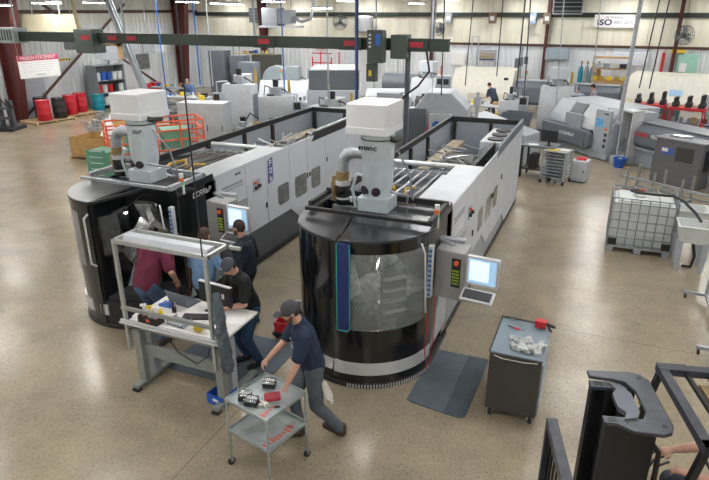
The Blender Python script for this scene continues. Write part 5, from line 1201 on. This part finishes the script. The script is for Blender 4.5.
MB().box(-.42,-.63,.86,-.06,-.62,1.04).build('blue_label',mt('label_blue',(.06,.11,.40),.4),t); MB().box(-.40,-.634,.93,-.22,-.63,1.03).build('label_text',paper,t)
MB().box(.75,-.45,.5,.757,-.15,1.1).build('side_vent',blackm,t)
m=MB().cyl(0,0,0,.05,.12).cyl(.22,.05,0,.07,.08).cyl(-.2,-.03,0,.05,.09).tube([(-.2,0,.04),(.3,.05,.05)],.03,6)
single('chuck_jaws',m,inox,'small metal chuck parts on the lid of the dark coolant unit','parts',(2.15,18.95,1.321),-35)
# cream machine right back
t=thing('cream_lathe','large cream turning machine with slanted door at the right edge of the picture','machine',(3.3,28.7,0),-8)
MB().prism([(-1.5,.02),(1.3,.02),(1.3,2.15),(-.8,2.15),(-1.5,1.2)],-2.35,1.6,'x').build('machine_body',cream,t,.04)
MB().prism([(-1.53,1.2),(-.83,2.12),(-.79,2.12),(-1.5,1.1)],-.9,.5,'x').build('slanted_door',mt('cream_light',(.72,.70,.63),.45),t,.01); MB().box(-.9,-1.54,.5,.5,-1.5,1.15).build('lower_door',cream,t,.01)
MB().prism([(-1.35,1.46),(-1.18,1.68),(-1.165,1.665),(-1.335,1.445)],-.75,-.25,'x').build('blue_notice',mt('notice_blue',(.35,.55,.75),.5),t)
glyphs('lettering',3,.08,.11,(.15,-1.55,.95),(90,0,0),blackm,t,13)
t=thing('operator_stand','grey operator stand with yellow warning tag at the right edge','control panel',(3.65,25.3,0),0)
MB().box(-.1,-.1,0,.1,.1,1.9).build('stand_post',lgrey,t); MB().box(-.3,-.15,1.1,.3,.1,1.8).build('stand_box',lgrey,t,.02); MB().box(-.1,-.16,1.45,.08,-.15,1.65).build('warning_tag',yellow,t); MB().box(-.3,-.3,0,.3,.3,.1).build('stand_foot',blackm,t)
# tool carts between machines
def tcart(label,x,y,rz,seed):
    t=thing('tool_cart',label,'cart',(x,y,0),rz); t.scale=(1,1,1.25)
    for za,zb_ in ((.12,.2),(.75,.8),(1.25,1.32)): MB().box(-.55,-.35,za,.55,.35,zb_).build('cart_shelf',red,t,.006)
    for x_ in (-.52,.48):
        for y_ in (-.32,.28): MB().box(x_,y_,.0,x_+.04,y_+.04,1.3).build('post',red,t)
    for k in range(6):
        MB().at(-.4+(k%3)*.4,-.15+(k//3)*.28,1.32).lathe([(0,0),(.10,0),(.10,.10),(.06,.14),(.06,.24+.05*(k%3)),(0,.24+.05*(k%3))],0,0,14).build('tool_holder',blackm,t)
    for k in range(4): MB().at(-.38+k*.25,-.1,.8).cyl(0,0,0,.25,.06).build('tool_holder',steel,t)
    return t
tcart('red tool cart with black tool holders, left of two behind the bar lathe',1.5,23.4,-10,1)
tcart('red tool cart with black tool holders, right of two behind the bar lathe',2.65,22.95,-15,2)
cabinet('dark teal cabinet between tool carts and cream machine',2.3,25.2,-10,.7,.5,1.3,mt('dteal',(.05,.12,.12),.5),1)
bench('dark workbench loaded with parts in front of the cream machine',3.6,24.0,-25,2.2,.8,.95,blackm,slate); clutter(3.6,24.0,.95,-25,2.0,.5,7,'on the dark bench, cream machine behind',4)
t=thing('blue_tote','large blue plastic tote on the dark bench behind the bar lathe','bin',(3.75,21.9,.9),-35)
MB().box(-.45,-.3,0,.45,.3,.02).box(-.45,-.3,0,.45,-.28,.38).box(-.45,.28,0,.45,.3,.38).box(-.45,-.3,0,-.43,.3,.38).box(.43,-.3,0,.45,.3,.38).build('tote_wall',blue,t,.01)
bench('low black stand carrying the blue tote',3.75,21.9,-35,1.0,.7,.9,blackm,blackm)
bench('light steel table behind the grey turning centre',.4,26.5,-5,2.2,.8,1.15,lgrey,lgrey); clutter(.4,26.5,1.15,-5,2.0,.5,6,'on the light table behind turning centre',7)
person('person in a light blue shirt bending at the table behind the turning centre',(-.95,27.4,0),150,hip=.94,lean=22,head=(0,35),top=(.35,.48,.62),pants=(.05,.05,.07),hair=(.1,.08,.06),body_vox=.018,seed=35,sleeve='long')
person('person in a grey shirt and dark cap walking behind the turning centre',(-.42,27.5,0),80,hip=.97,lean=5,head=(0,10),top=(.32,.31,.32),pants=(.04,.04,.05),hat=(.03,.02,.02),hair=(.03,.02,.02),body_vox=.018,seed=36)
person('person with red-brown hair sitting low behind the turning centre machine cover',(-6.0,23.0,0),200,hip=.70,lean=15,head=(0,15),top=(.30,.30,.32),pants=(.04,.04,.05),hair=(.20,.05,.03),body_vox=.02,seed=38)
# wall things at the back
t=thing('sign_board','white ISO certification banner on the cream back wall','sign',(-.10,YB-.14,4.20),0)
MB().box(-.90,-.02,-.29,.90,.138,.29).build('board',paper,t)
text('iso_text','ISO',.36,(-.42,-.026,-.07),(90,0,0),mt('ink_navy',(.02,.04,.10),.6),t,.002,sx=1.25,bold=.012)
text('number_text','9001:2015',.20,(.42,-.024,-.07),(90,0,0),mt('ink_mid',(.22,.23,.26),.7),t,.001,bold=.004)
glyphs('script_text',8,.08,.11,(.0,-.024,.17),(90,0,0),mt('ink_dark',(.12,.12,.14),.6),t,14,.4)
def wallfan(x,z,r,label,yaw):
    t=thing('wall_fan',label,'fan',(x,YB-.6,z),yaw)
    m=MB()
    for q in (.35,.6,.8,1.): 
        m.tube([(r*q*cos(radians(a)),-.08*(1-q),r*q*sin(radians(a))) for a in range(0,361,20)],.012,5)
    for a in range(0,360,20): m.tube([(0,-.08,0),(r*cos(radians(a)),0,r*sin(radians(a)))],.008,4)
    m.tube([(r*cos(radians(a)),.15,r*sin(radians(a))) for a in range(0,361,20)],.012,5)
    m.build('fan_guard',dgrey,t)
    f=MB().at(0,.06,0,0,pi/2).cyl(0,0,-.06,.1,.08); f.build('motor_hub',blackm,t)
    for k in range(3): MB().at(0,.03,0,0,0,k*2*pi/3).box(-.07,-.01,.05,.10,.01,r*.9).build('blade',mgrey,t)
    MB().tube([(0,.1,0),(0,.3,.05),(0,.5,.0)],.03,6).build('wall_bracket',blackm,t)
wallfan(2.95,3.62,.42,'round black wall fan right of the last red column',-35)
wallfan(-14.35,4.05,.40,'round dark wall fan in the back left, above the crane beam',30)
t=thing('hanging_tank','white cylindrical tank high on the back wall above the crane beam','tank',(-12.95,YB-.6,3.6),0)
MB().lathe([(0,0),(.5,.0),(.5,.72),(.4,.8),(0,.82)],0,0,28).build('tank_shell',offw,t); MB().box(-.5,-.1,-.06,.5,.6,0).build('wall_shelf',mgrey,t)
wallfan(-8.55,3.75,.34,'small dark wall fan beside the slim middle column',60)
t=thing('exhaust_fan','square louvred exhaust fan high on the back wall','fan',(-2.3,YB-.13,5.05),0)
MB().box(-.7,-.15,-.55,.7,0,-.5).box(-.7,-.15,.5,.7,0,.55).box(-.7,-.15,-.5,-.65,0,.5).box(.65,-.15,-.5,.7,0,.5).build('fan_frame',lgrey,t)
MB().box(-.65,-.05,-.5,.65,-.02,.5).build('fan_opening',blackm,t)
for k in range(5): MB().box(-.65,-.12,-.42+k*.2,.65,-.10,-.38+k*.2).build('louvre',mgrey,t)
def wallpanel(label,x0,x1,z0,z1,m,name='wall_cabinet',cat='cabinet',d=.25):
    t=thing(name,label,cat,((x0+x1)/2,YB-.1,z0),0); w=(x1-x0)
    MB().box(-w/2,-d,0,w/2,.097,z1-z0).build('panel_body',m,t,.01); MB().box(-w/2+.04,-d-.012,.04,w/2-.04,-d,z1-z0-.04).build('panel_door',m,t,.004); return t
wallpanel('blue-grey panel on the back wall right of the slim column',-3.1,-1.95,2.35,2.92,mt('panel_blue',(.33,.40,.46),.5))
wallpanel('blue-grey storage unit with small drawers on the back wall',-6.45,-5.6,1.5,2.75,lgrey)
_o=[o for o in COL.objects if o.get('label','').startswith('blue-grey storage unit')][0]
for r_ in range(6):
    for c_ in range(3): MB().box(-.38+c_*.26,-.29,.08+r_*.1,-.15+c_*.26,-.262,.16+r_*.1).build('small_drawer',(silver),_o)
for r_,mm in enumerate((blackm,yellow_dk,card)): MB().box(-.38,-.30,.75+r_*.15,.38,-.262,.80+r_*.15).build('tool_row',mm,_o)
wallpanel('pale blue whiteboard on the back wall under the banner',.1,1.7,2.15,2.78,mt('whiteboard',(.70,.75,.82),.4),'whiteboard','board',.04)
wallpanel('white notice board left of the middle of the back wall',-8.0,-7.2,1.9,2.6,paper,'notice_board','board',.04)
wallpanel('turquoise glazed panel on the back wall at the right',2.92,3.80,1.9,2.75,mt('aqua_glass',(.35,.62,.52),.2),'glazed_panel','window',.08)
wallpanel('white sheet pinned on the turquoise panel',3.05,3.35,1.95,2.35,paper,'pinned_sheet','paper',.10)
wallpanel('small yellow sign above the turquoise panel',2.6,3.2,2.80,2.95,yellow,'wall_sign','sign',.14)
wallpanel('red framed opening left of the turquoise panel',2.25,2.38,1.2,2.8,red,'fire_post','post',.1)
t=thing('storage_rack','wooden rack with yellow cases at the back, right of the gas cylinders','rack',(0.05,31.3,0),0)
for x in (-.8,.75):
    for y in (-.35,.3): MB().box(x,y,0,x+.05,y+.05,2.7).build('upright',wood,t)
for z in (1.55,2.1,2.6): MB().box(-.8,-.35,z,.8,.35,z+.05).build('shelf_board',card,t)
MB().box(-.8,-.36,1.1,.8,-.33,1.6).build('front_panel',card,t)
for k in range(5): single('yellow_case',MB().box(-.12,-.15,0,.12,.15,.16).box(-.05,-.17,.05,.05,-.15,.1),(yellow,yellow_dk)[k%2],'yellow case, %s of five on the wooden rack at the back'%ORD[k],'case',(-.6+k*.33,31.2,1.61),group='yellow cases on the wooden rack')
for k in range(4): single('parts_box',MB().box(-.15,-.15,0,.15,.15,.18).box(-.16,-.16,.15,.16,.16,.19),(offw,mgrey,tankm,blackm)[k],'%s parts box, %s on the upper shelf of the wooden rack'%(('cream','grey','white','black')[k],('leftmost','second','third','rightmost')[k]),'box',(-.5+k*.36,31.2,2.16))
for k in range(4):
    t=thing('gas_cylinder','teal gas cylinder, %s of four by the back wall'%(('leftmost','second','third','rightmost')[k]),'cylinder',(-1.25+k*.26,31.5,0),0,'gas cylinders')
    MB().lathe([(0,0),(.12,0),(.12,1.9),(.09,2.1),(.03,2.2),(.03,2.3),(0,2.3)],0,0,16).build('cylinder_body',(teal,mgrey,teal,card)[k],t); MB().cyl(0,0,2.28,2.42,.05).build('valve',brass,t)
    t['label']='%s gas cylinder, %s of four by the back wall'%(('teal','grey','teal','brown')[k],('leftmost','second','third','rightmost')[k])
t=thing('junction_boxes','grey electrical boxes on a post near the back dark lathe','electrical box',(-4.1,31.5,0),0)
MB().box(-.04,-.04,0,.04,.04,3.0).build('post',mgrey,t)
for k in range(3): MB().box(-.3+k*.22,-.12,2.0+.1*k,-.12+k*.22,.0,2.45+.05*k).build('electrical_box',slate,t,.01)
for x,l in ((-12.4,'white vertical conduit pipe low on the back wall, near the red platform'),(-11.0,'white vertical conduit pipe on the back wall, right of the red platform'),(-6.9,'white tall pipe loop left of the drawer unit')):
    single('wall_pipe',MB().tube([(0,0,.0),(0,0,3.4),(.35,0,3.4),(.35,0,1.0)],.04,8),offw,l,'pipe',(x,YB-.25,0))
for (x,z,l) in ((-15.9,2.5,'pink notice on the back left wall under the beam'),):
    single('wall_notice',MB().box(-.3,-.02,0,.3,0,.4),mt('notice_pink',(.60,.38,.36),.6),l,'sign',(x,YB-.02,z))
t=thing('louvre_unit','dark louvred box high on the back wall just right of the left column','vent',(-19.9,YB-.13,4.3),0)
MB().box(-.6,-.2,-.3,.6,0,.5).build('vent_body',slate,t,.01)
for k in range(4): MB().box(-.55,-.22,-.22+k*.18,.55,-.2,-.16+k*.18).build('louvre',mgrey,t)
# roll cart, desk, cabinet mid right
t=thing('tray_cart','aluminium tray rack on casters with papers on top','cart',(-1.02,17.72,0),-15)
for x in (-.33,.33):
    for y in (-.30,.30):
        MB().box(x-.02,y-.02,.12,x+.02,y+.02,.95).build('post',alu,t)
        c=MB().at(x,y,.055,0,0,pi/2).cyl(0,0,-.02,.02,.055).build('caster',rubber,t)
for k in range(8): MB().box(-.33,-.30,.18+k*.095,.33,.30,.195+k*.095).build('tray',lgrey,t,.002)
MB().box(-.35,-.32,.93,.35,.32,.95).build('top_tray',alu,t,.004)
single('yellow_sheet',MB().box(-.14,-.1,0,.14,.1,.006),yellow,'yellow sheet on top of the aluminium tray rack','paper',(-1.15,17.68,.951),10)
single('paper_sheet',MB().box(-.13,-.1,0,.13,.1,.006),paper,'white sheet on top of the aluminium tray rack','paper',(-.85,17.72,.951),-15)
cabinet('small white cabinet right of the aluminium tray rack',-.38,18.15,-12,.45,.5,.62,offw,1)
single('red_cloth',MB().limb((-.1,0,.02),(.1,.02,.02),.05,.06,(0,1,0),1.6),red,'folded red cloth on the small white cabinet','cloth',(-.38,18.15,.63))
t=bench('black computer desk by the right machining centre',-1.55,18.15,-12,1.0,.7,.98,blackm,slate)
m_=thing('monitor','black monitor on the desk beside the right machining centre','monitor',(-1.33,18.05,.98),-20)
MB().box(-.25,-.02,.12,.25,.02,.45).build('screen_case',blackm,m_,.006); MB().box(-.03,-.02,0,.03,.02,.15).build('stand_neck',blackm,m_); MB().box(-.1,-.08,0,.1,.08,.012).build('stand_base',blackm,m_)
single('paper_sheet',MB().box(-.14,-.1,0,.14,.1,.01),paper,'white papers on the black computer desk','paper',(-1.75,18.05,.981),10)
single('computer_tower',MB().box(-.1,-.2,0,.1,.2,.42).box(-.08,-.21,.3,.08,-.2,.36),blackm,'black computer case on the lower shelf of the desk','computer',(-1.7,18.1,.285),-12)
# ---- overhead: crane beam and its boxes
t=thing('crane_beam','long dark green overhead crane beam crossing the hall','crane',(-12,16.2,3.68),0)
MB().box(-8.2,-.12,-.02,8.0,.12,.0).box(-8.2,-.12,.28,8.0,.12,.30).box(-8.2,-.02,0,8.0,.02,.28).box(-8.2,-.11,.0,8.0,-.02,.28).build('beam',beamg,t)
for x in (2.4,5.2,7.1): MB().box(x-.35,-.2,-.03,x+.35,-.12,.31).build('splice_plate',beamg,t,.01)
for x,mm in ((-4.41,.36),(-3.45,.13),(-2.64,.13),(2.4,.21),(5.2,.21),(7.12,.21)):
    b_=MB().box(x-.18,-mm,.08,x+.2,-mm+.008,.22).build('red_label',mt('label_red',(.30,.015,.03),.5),t)
MB().box(-4.9,-.35,-.35,-4.1,.2,.42).build('hoist_box',elecg,t,.02)
MB().box(6.45,-.35,-.22,6.9,.1,.40).build('hoist_box',elecg,t,.02)
for x in (-8,-3,2,7.5): MB().tube([(x,0,.3),(x,0,3.85)],.035,6).build('hanger_rod',mgrey,t)
MB().box(-9.0,-.3,-.1,-7.8,.3,.42).build('end_grille',mt('grille_box',(.25,.28,.27),.5),t,.01)
for k in range(6): MB().box(-8.7+k*.14,-.31,.0,-8.64+k*.14,-.30,.36).build('grille_bar',blackm,t)
t=thing('electrical_cabinet','grey-green crane control cabinet with blue light hanging at the beam','electrical box',(-5.95,15.8,3.35),0)
MB().box(-.2,-.15,0,.25,.15,.85).build('cabinet_body',elecg,t,.01); MB().box(.05,-.16,.45,.18,-.15,.75).build('blue_panel',hosebl,t)
for k in range(4): MB().box(-.15,-.16,.4+k*.1,-.08,-.15,.45+k*.1).build('button',silver,t)
MB().tube([(0,0,.85),(0,0,4.2)],.02,6).build('hanger_pipe',mgrey,t)
t=thing('electrical_cabinet','small grey-green box with yellow switch hanging below the crane control cabinet','electrical box',(-6.05,15.8,2.85),0)
MB().box(-.14,-.1,0,.14,.1,.48).build('cabinet_body',elecg,t,.01); MB().box(-.06,-.11,.15,.02,-.1,.3).build('switch',yellow,t); MB().tube([(0,0,.48),(0,0,.6)],.02,6).build('hanger_pipe',mgrey,t)
single('support_post',MB().cyl(0,0,0,3.65,.07).box(-.2,-.2,0,.2,.2,.03),dgrey,'dark steel post under the right end of the crane beam','post',(-5.15,16.2,0))
single('electrical_cable',MB().tube([(0,0,0),(.1,0,-.5),(-.2,0,-.9),(-.6,0,-1.2),(-.8,0,-1.6)],.03,8),blackm,'thick black cable curving down from the right end of the crane beam','cable',(-4.6,16.1,3.65))
# duct, heater, yellow hose
t=thing('air_duct','silver rectangular air duct under the crane beam on the left','duct',(-21.6,21.4,3.35),0)
MB().box(-1.6,-.3,-.35,3.6,.3,.25).build('duct_body',galv,t,.01)
for x in (-.6,.6,1.8,2.9): MB().box(x,-.32,-.37,x+.06,.32,.27).build('duct_flange',steel,t)
MB().box(.2,-.28,-.7,1.6,.28,-.35).build('duct_drop',lgrey,t,.01)
for x in (-1.2,3.0): MB().tube([(x,0,.25),(x,0,4.2)],.02,6).build('hanger_rod',mgrey,t)
t=thing('unit_heater','grey suspended unit heater with white duct in the back left','heater',(-15.6,28.2,3.95),0)
MB().box(-1.1,-.4,0,-.2,.4,.85).build('heater_body',lgrey,t,.02); MB().box(-.2,-.35,.1,.5,.35,.75).build('fan_housing',mgrey,t,.02); MB().box(-1.3,-.42,-.1,.9,.42,0).build('drip_tray',white,t,.01)
MB().tube([(.5,0,.4),(1.0,0,.2),(1.5,0,.35),(1.7,0,1.2)],.08,10).build('flue_pipe',galv,t)
for x in (-1.0,.4): MB().tube([(x,0,.8),(x,0,3.64)],.02,6).build('hanger_rod',mgrey,t)
for i,(x,m,l) in enumerate(((-23.6,cream,'pale yellow ventilation box high on the left, above the banner'),)):
    t=thing('ventilation_box',l,'vent',(-22.6,19.9,4.1),0); MB().box(-1.3,-.5,-.55,1.1,.5,.42).build('box_body',mt('duct_cream',(.50,.46,.32),.6),t,.02); MB().tube([(-.8,0,.42),(-.8,0,3.49)],.03,6).tube([(.8,0,.42),(.8,0,3.49)],.03,6).build('hanger_rod',mgrey,t)
tag(MB().tube([(-18.9,18,7.58),(-19.0,18,5.2),(-18.9,18,4.2),(-18.5,18,3.6),(-17.8,18,3.45),(-17.0,18,3.6)],.07,8).build('flexible_hose',mt('hose_tan',(.45,.38,.22),.6)),'tan flexible hose hanging in an arc over the crane beam','hose')
tag(MB().tube([(-19.3,19,7.58),(-18.33,19,5.2),(-17.0,19,1.7)],.10,6).tube([(-18.1,19,5.2),(-16.8,19,1.7)],.04,6).build('cable_carrier',mgrey),'slanting grey cable carrier in front of the left wall window','cable carrier')
_c=[o for o in COL.objects if o.name.startswith('cable_carrier')][0]
t=thing('orange_bracket','pale orange hook bracket under the crane beam label','bracket',(-15.3,16.2,3.155),0)
MB().box(-.08,-.03,.0,.08,.03,.5).box(-.25,-.03,.4,.08,.03,.5).build('bracket_body',mt('pale_orange',(.6,.38,.2),.6),t,.01)
# hanging cords and drops: (px-independent) world x,y, bottom z, radius, material, label
def drop(x,y,z0,r,m,label,dx=0,z1=ZC-.02,name='hanging_cable'):
    tag(MB().tube([(x-dx,y,z1),(x-dx*.5,y,(z0+z1)/2),(x,y,z0)],r,6).build(name,m),label,'cable')
drop(-3.98,5.05,2.08,.009,blackm,'black power cord dropping from the ceiling to the bench lamp frame',.03)
drop(-9.2,11.0,2.3,.014,hosebl,'blue air hose hanging down between crane beam and left machine tower',.05)
drop(-15.0,20.0,1.9,.03,hosebl,'blue air hose hanging left of the middle column, beside dark cabinets')
drop(-14.4,20.0,1.9,.025,galv,'grey pipe drop beside the blue air hose on the left')
drop(-10.9,19.5,1.6,.025,hosebl,'pale blue pipe drop left of the grey-topped machine')
drop(-8.05,17.2,2.0,.03,offw,'white pipe drop in front of the grey-topped machine')
drop(-6.0,14.5,2.0,.022,hosebl,'blue air hose just left of the crane post')
drop(-5.75,14.0,2.1,.025,blackm,'black cable bundle just left of the crane post')
drop(-5.05,18.5,2.0,.02,offw,'white cord above the grey turning machine with sticker')
drop(-4.75,18.5,2.2,.02,blackm,'dark cord above the grey turning machine with sticker',.1)
drop(-4.45,20.5,2.3,.018,blackm,'second dark cord right of the white cord over the turning machine',-.15)
drop(-4.5,27.0,2.0,.025,blackm,'black cord hanging over the man in navy')
drop(-3.2,24.0,1.9,.03,blackm,'black cord hanging over the small drill press')
drop(-2.4,20.0,1.9,.02,blackm,'thin black cord hanging before the louvred fan',.2)
drop(-1.4,20.0,1.9,.018,steel,'thin grey cord hanging right of the louvred fan',.25)
drop(-.5,24.0,2.2,.02,steel,'grey cord hanging near the gas cylinders',.2)
drop(1.0,22.0,2.3,.02,blackm,'dark cord hanging right of the banner, left one',-.3)
drop(1.3,22.0,2.3,.02,blackm,'dark cord hanging right of the banner, right one',-.25)
t=thing('pipe_drop','long silver slanting pipe drop in front of the back banner','pipe',(0,0,0),0)
MB().tube([(.58,18.2,ZC-.02),(.52,18.2,4.9),(.46,18.2,1.75)],.055,10).build('pipe',galv,t)
MB().box(.38,18.12,1.70,.54,18.28,1.80).build('outlet_box',galv,t,.01)
for x in (-7.0,): pass
for i,(x,y,mm,l) in enumerate(((-8.2,30,mgrey,'small grey box fixed on the green back rail, left'),(-5.9,32.3,mt('box_brown',(.22,.12,.09),.6),'small brown box fixed on the back rail'),(-3.9,32.3,mt('box_blue',(.25,.33,.45),.6),'small blue box fixed on the back rail'),(-3.2,32.3,mt('box_olive',(.16,.13,.10),.6),'small olive box fixed on the back rail, near the exhaust fan'))):
    t=thing('outlet_box',l,'electrical box',(x,YB-.35,4.05),0); MB().box(-.18,-.12,0,.18,.23,.5).build('box_body',mm,t,.01); MB().box(-.1,-.13,.15,.1,-.12,.35).build('box_cover',silver,t)

# ---- bins, tanks, chests and stools standing between the machines
def chip_bin(x,y,rz,m,label):
    t=thing('chip_bin',label,'bin',(x,y,0),rz)
    MB().add([(-.3,-.25,.15),(.3,-.25,.15),(.3,.25,.15),(-.3,.25,.15),(-.42,-.33,.85),(.42,-.33,.85),(.42,.33,.85),(-.42,.33,.85)],[(0,3,2,1),(0,1,5,4),(1,2,6,5),(2,3,7,6),(3,0,4,7)]).build('bin_shell',m,t)
    MB().ell((0,0,.72),(.33,.25,.10)).build('metal_chips',inox,t)
    for a in (-.24,.24):
        for b in (-.2,.2): MB().at(a,b,.07,0,0,pi/2).cyl(0,0,-.03,.03,.07).build('wheel',rubber,t)
def tool_chest(x,y,rz,m,label,h=1.1):
    t=thing('tool_chest',label,'tool chest',(x,y,0),rz)
    MB().box(-.45,-.28,.12,.45,.28,h).build('chest_body',m,t,.01)
    for k in range(6): d=MB().box(-.42,-.295,.16+k*(h-.2)/6,.42,-.28,.15+(k+1)*(h-.2)/6-.015).build('drawer',m,t,.003); MB().box(-.36,-.31,.13+(k+1)*(h-.2)/6,.36,-.295,.145+(k+1)*(h-.2)/6).build('drawer_pull',silver,d)
    MB().box(-.4,-.24,0,.4,.24,.12).build('caster_frame',blackm,t)
    for k in range(4): MB().at(-.3+k*.2,.05*(k%2),h).cyl(0,0,0,.1+.06*(k%3),.05).build('tool_holder',(steel,blackm,chrome,yellow)[k],t)
def pump(x,y,rz,label):
    t=thing('coolant_tank',label,'tank',(x,y,0),rz)
    MB().box(-.5,-.35,.02,.5,.35,.5).build('tank_body',mgrey,t,.02); MB().cyl(-.25,0,.5,.95,.10).cyl(-.25,0,.95,1.0,.12).build('pump_motor',blackm,t); MB().cyl(.2,.05,.5,.8,.09).build('filter',yellow_dk,t)
    MB().tube([(-.25,.1,.7),(0,.25,1.1),(.3,.2,.9),(.45,.1,.5)],.03,6).tube([(.2,0,.8),(.35,-.2,1.0),(.48,-.3,.5)],.022,6).build('hose',blackm,t)
for a in ((-12.0,20.6,15,slate,'dark scrap bin between the two white machining centres on the left'),(-9.4,17.5,0,mgrey,'grey scrap bin right behind the left machine rear corner'),(-6.6,18.3,20,slate,'dark scrap bin by the grey control cabinet'),(-4.9,23.2,5,mgrey,'grey scrap bin behind the sloped grey cover'),(-1.2,26.0,-10,slate,'dark scrap bin behind the tall hooded machine')): chip_bin(*a)
for a in ((-14.8,18.5,10,dgrey,'dark tool chest left of the white upright machine'),(-9.0,23.9,15,red,'red tool chest behind the grey-topped machine'),(-7.9,24.1,-5,slate,'dark tool chest in front of the tall hooded machine in the middle'),(-5.4,21.9,0,dgrey,'dark tool chest behind the turning machine with round sticker'),(-3.9,22.2,-15,blackm,'black tool chest before the workbench of the navy man'),(-11.8,22.6,10,mgrey,'grey tool chest between round-guard machine and grey-topped machine'),(.2,25.2,-10,blackm,'black tool chest before the light steel table')): tool_chest(*a)
for a in ((-12.1,18.9,25,'coolant tank with pump left of the slanted-window machine'),(-9.75,17.7,0,'coolant tank with pump beside the slanted-window machine'),(-14.9,22.4,10,'coolant tank with pump by the second left workbench'),(-7.9,19.6,5,'coolant tank with pump in front of the low white enclosure'),(-6.2,25.2,0,'coolant tank with pump right of the tall hooded middle machine')): pump(*a)
def post_light(x,y,label):
    t=thing('signal_post',label,'lamp',(x,y,0),0); MB().cyl(0,0,0,2.3,.025).build('post',silver,t); MB().cyl(0,0,2.3,2.38,.04).build('green_segment',green_l,t); MB().cyl(0,0,2.38,2.46,.04).build('amber_segment',orange_l,t); MB().cyl(0,0,0,.03,.12).build('foot',blackm,t)
post_light(-8.3,17.8,'slim signal post behind the left enclosure'); post_light(-12.2,21.6,'slim signal post near the round-guard machine'); post_light(-3.0,24.9,'slim signal post beside the small drill press')
# ---------------------------------------------------------------- lights
lampm=bpy.data.materials.new('tube_glow'); lampm.use_nodes=True
_b=lampm.node_tree.nodes['Principled BSDF']; _b.inputs['Emission Color'].default_value=(1,.985,.965,1); _b.inputs['Emission Strength'].default_value=LAMP
lt=thing('ceiling_light','white linear tube fixture of the roof grid, lit, above the machines','light',(-20,2,5.3),0,'linear light fixtures of the roof grid')
MB().prism([(-.15,.0),(.15,.0),(.09,.07),(-.09,.07)],-.62,.62,'y').build('housing',white,lt)
MB().box(-.12,-.6,-.012,.12,.6,0).build('tube',lampm,lt)
MB().tube([(0,-.4,.07),(0,-.4,2.28)],.006,5).build('hanger',steel,lt)
MB().tube([(0,.4,.07),(0,.4,2.28)],.006,5).build('hanger',steel,lt)
first=True
for ix in range(8):
    for iy in range(9):
        x=-21.5+ix*4.4; y=-1.5+iy*4.15
        if first: lt.location=(x,y,5.3); lt.rotation_euler.z=pi/2; first=False; continue
        dup(lt,(x,y,5.3))
# the fixtures that show at the top of the picture, a little lower
seen=[(-22.4,17.5,4.86,'lit tube fixture at the very left of the picture top, lower one'),(-21.2,18.8,4.95,'lit tube fixture at the left of the picture top, above the ventilation box'),(-20.3,20.5,4.98,'lit tube fixture right of the leftmost pair at the picture top'),
(-16.4,21.5,5.0,'lit tube fixture above the shelf cabinet at the picture top'),(-15.8,23.0,4.96,'lit tube fixture just left of the blue air hose'),(-14.3,21.5,4.92,'lit tube fixture just right of the blue air hose'),(-13.6,23.5,5.02,'lit tube fixture between blue hose and dark column'),
(-12.2,21.3,5.0,'lit tube fixture in front of the unit heater'),(-10.4,21.8,4.76,'low lit tube fixture hanging right of the unit heater'),(-10.6,24.5,5.05,'lit tube fixture high above the unit heater flue'),(-7.2,23.5,4.93,'lit tube fixture near the middle slim column'),(-6.2,25.0,5.08,'lit tube fixture highest right of the middle slim column')]
for x,y,z,l in seen: dup(lt,(x,y,z),0,l)
wl=bpy.data.materials.new('work_lamp_glow'); wl.use_nodes=True
_b=wl.node_tree.nodes['Principled BSDF']; _b.inputs['Emission Color'].default_value=(1,1,.95,1); _b.inputs['Emission Strength'].default_value=170
# work lamps inside the two machining centres
for X,l in ((-2.71,'small work lamp inside the closed drum machine'),(-6.79,'small work lamp inside the open drum machine')):
    t=thing('work_lamp',l,'lamp',(X+.02,6.80,1.72),-20)
    MB().lathe([(0,.04),(.045,.04),(.05,.0),(.045,0),(0,.0)],0,0,16).tube([(0,0,.04),(0,.3,.2),(0,.82,.2)],.012,6).build('lamp_housing',blackm,t); MB().ell((0,0,0),(.04,.04,.028)).build('lamp_lens',wl,t)
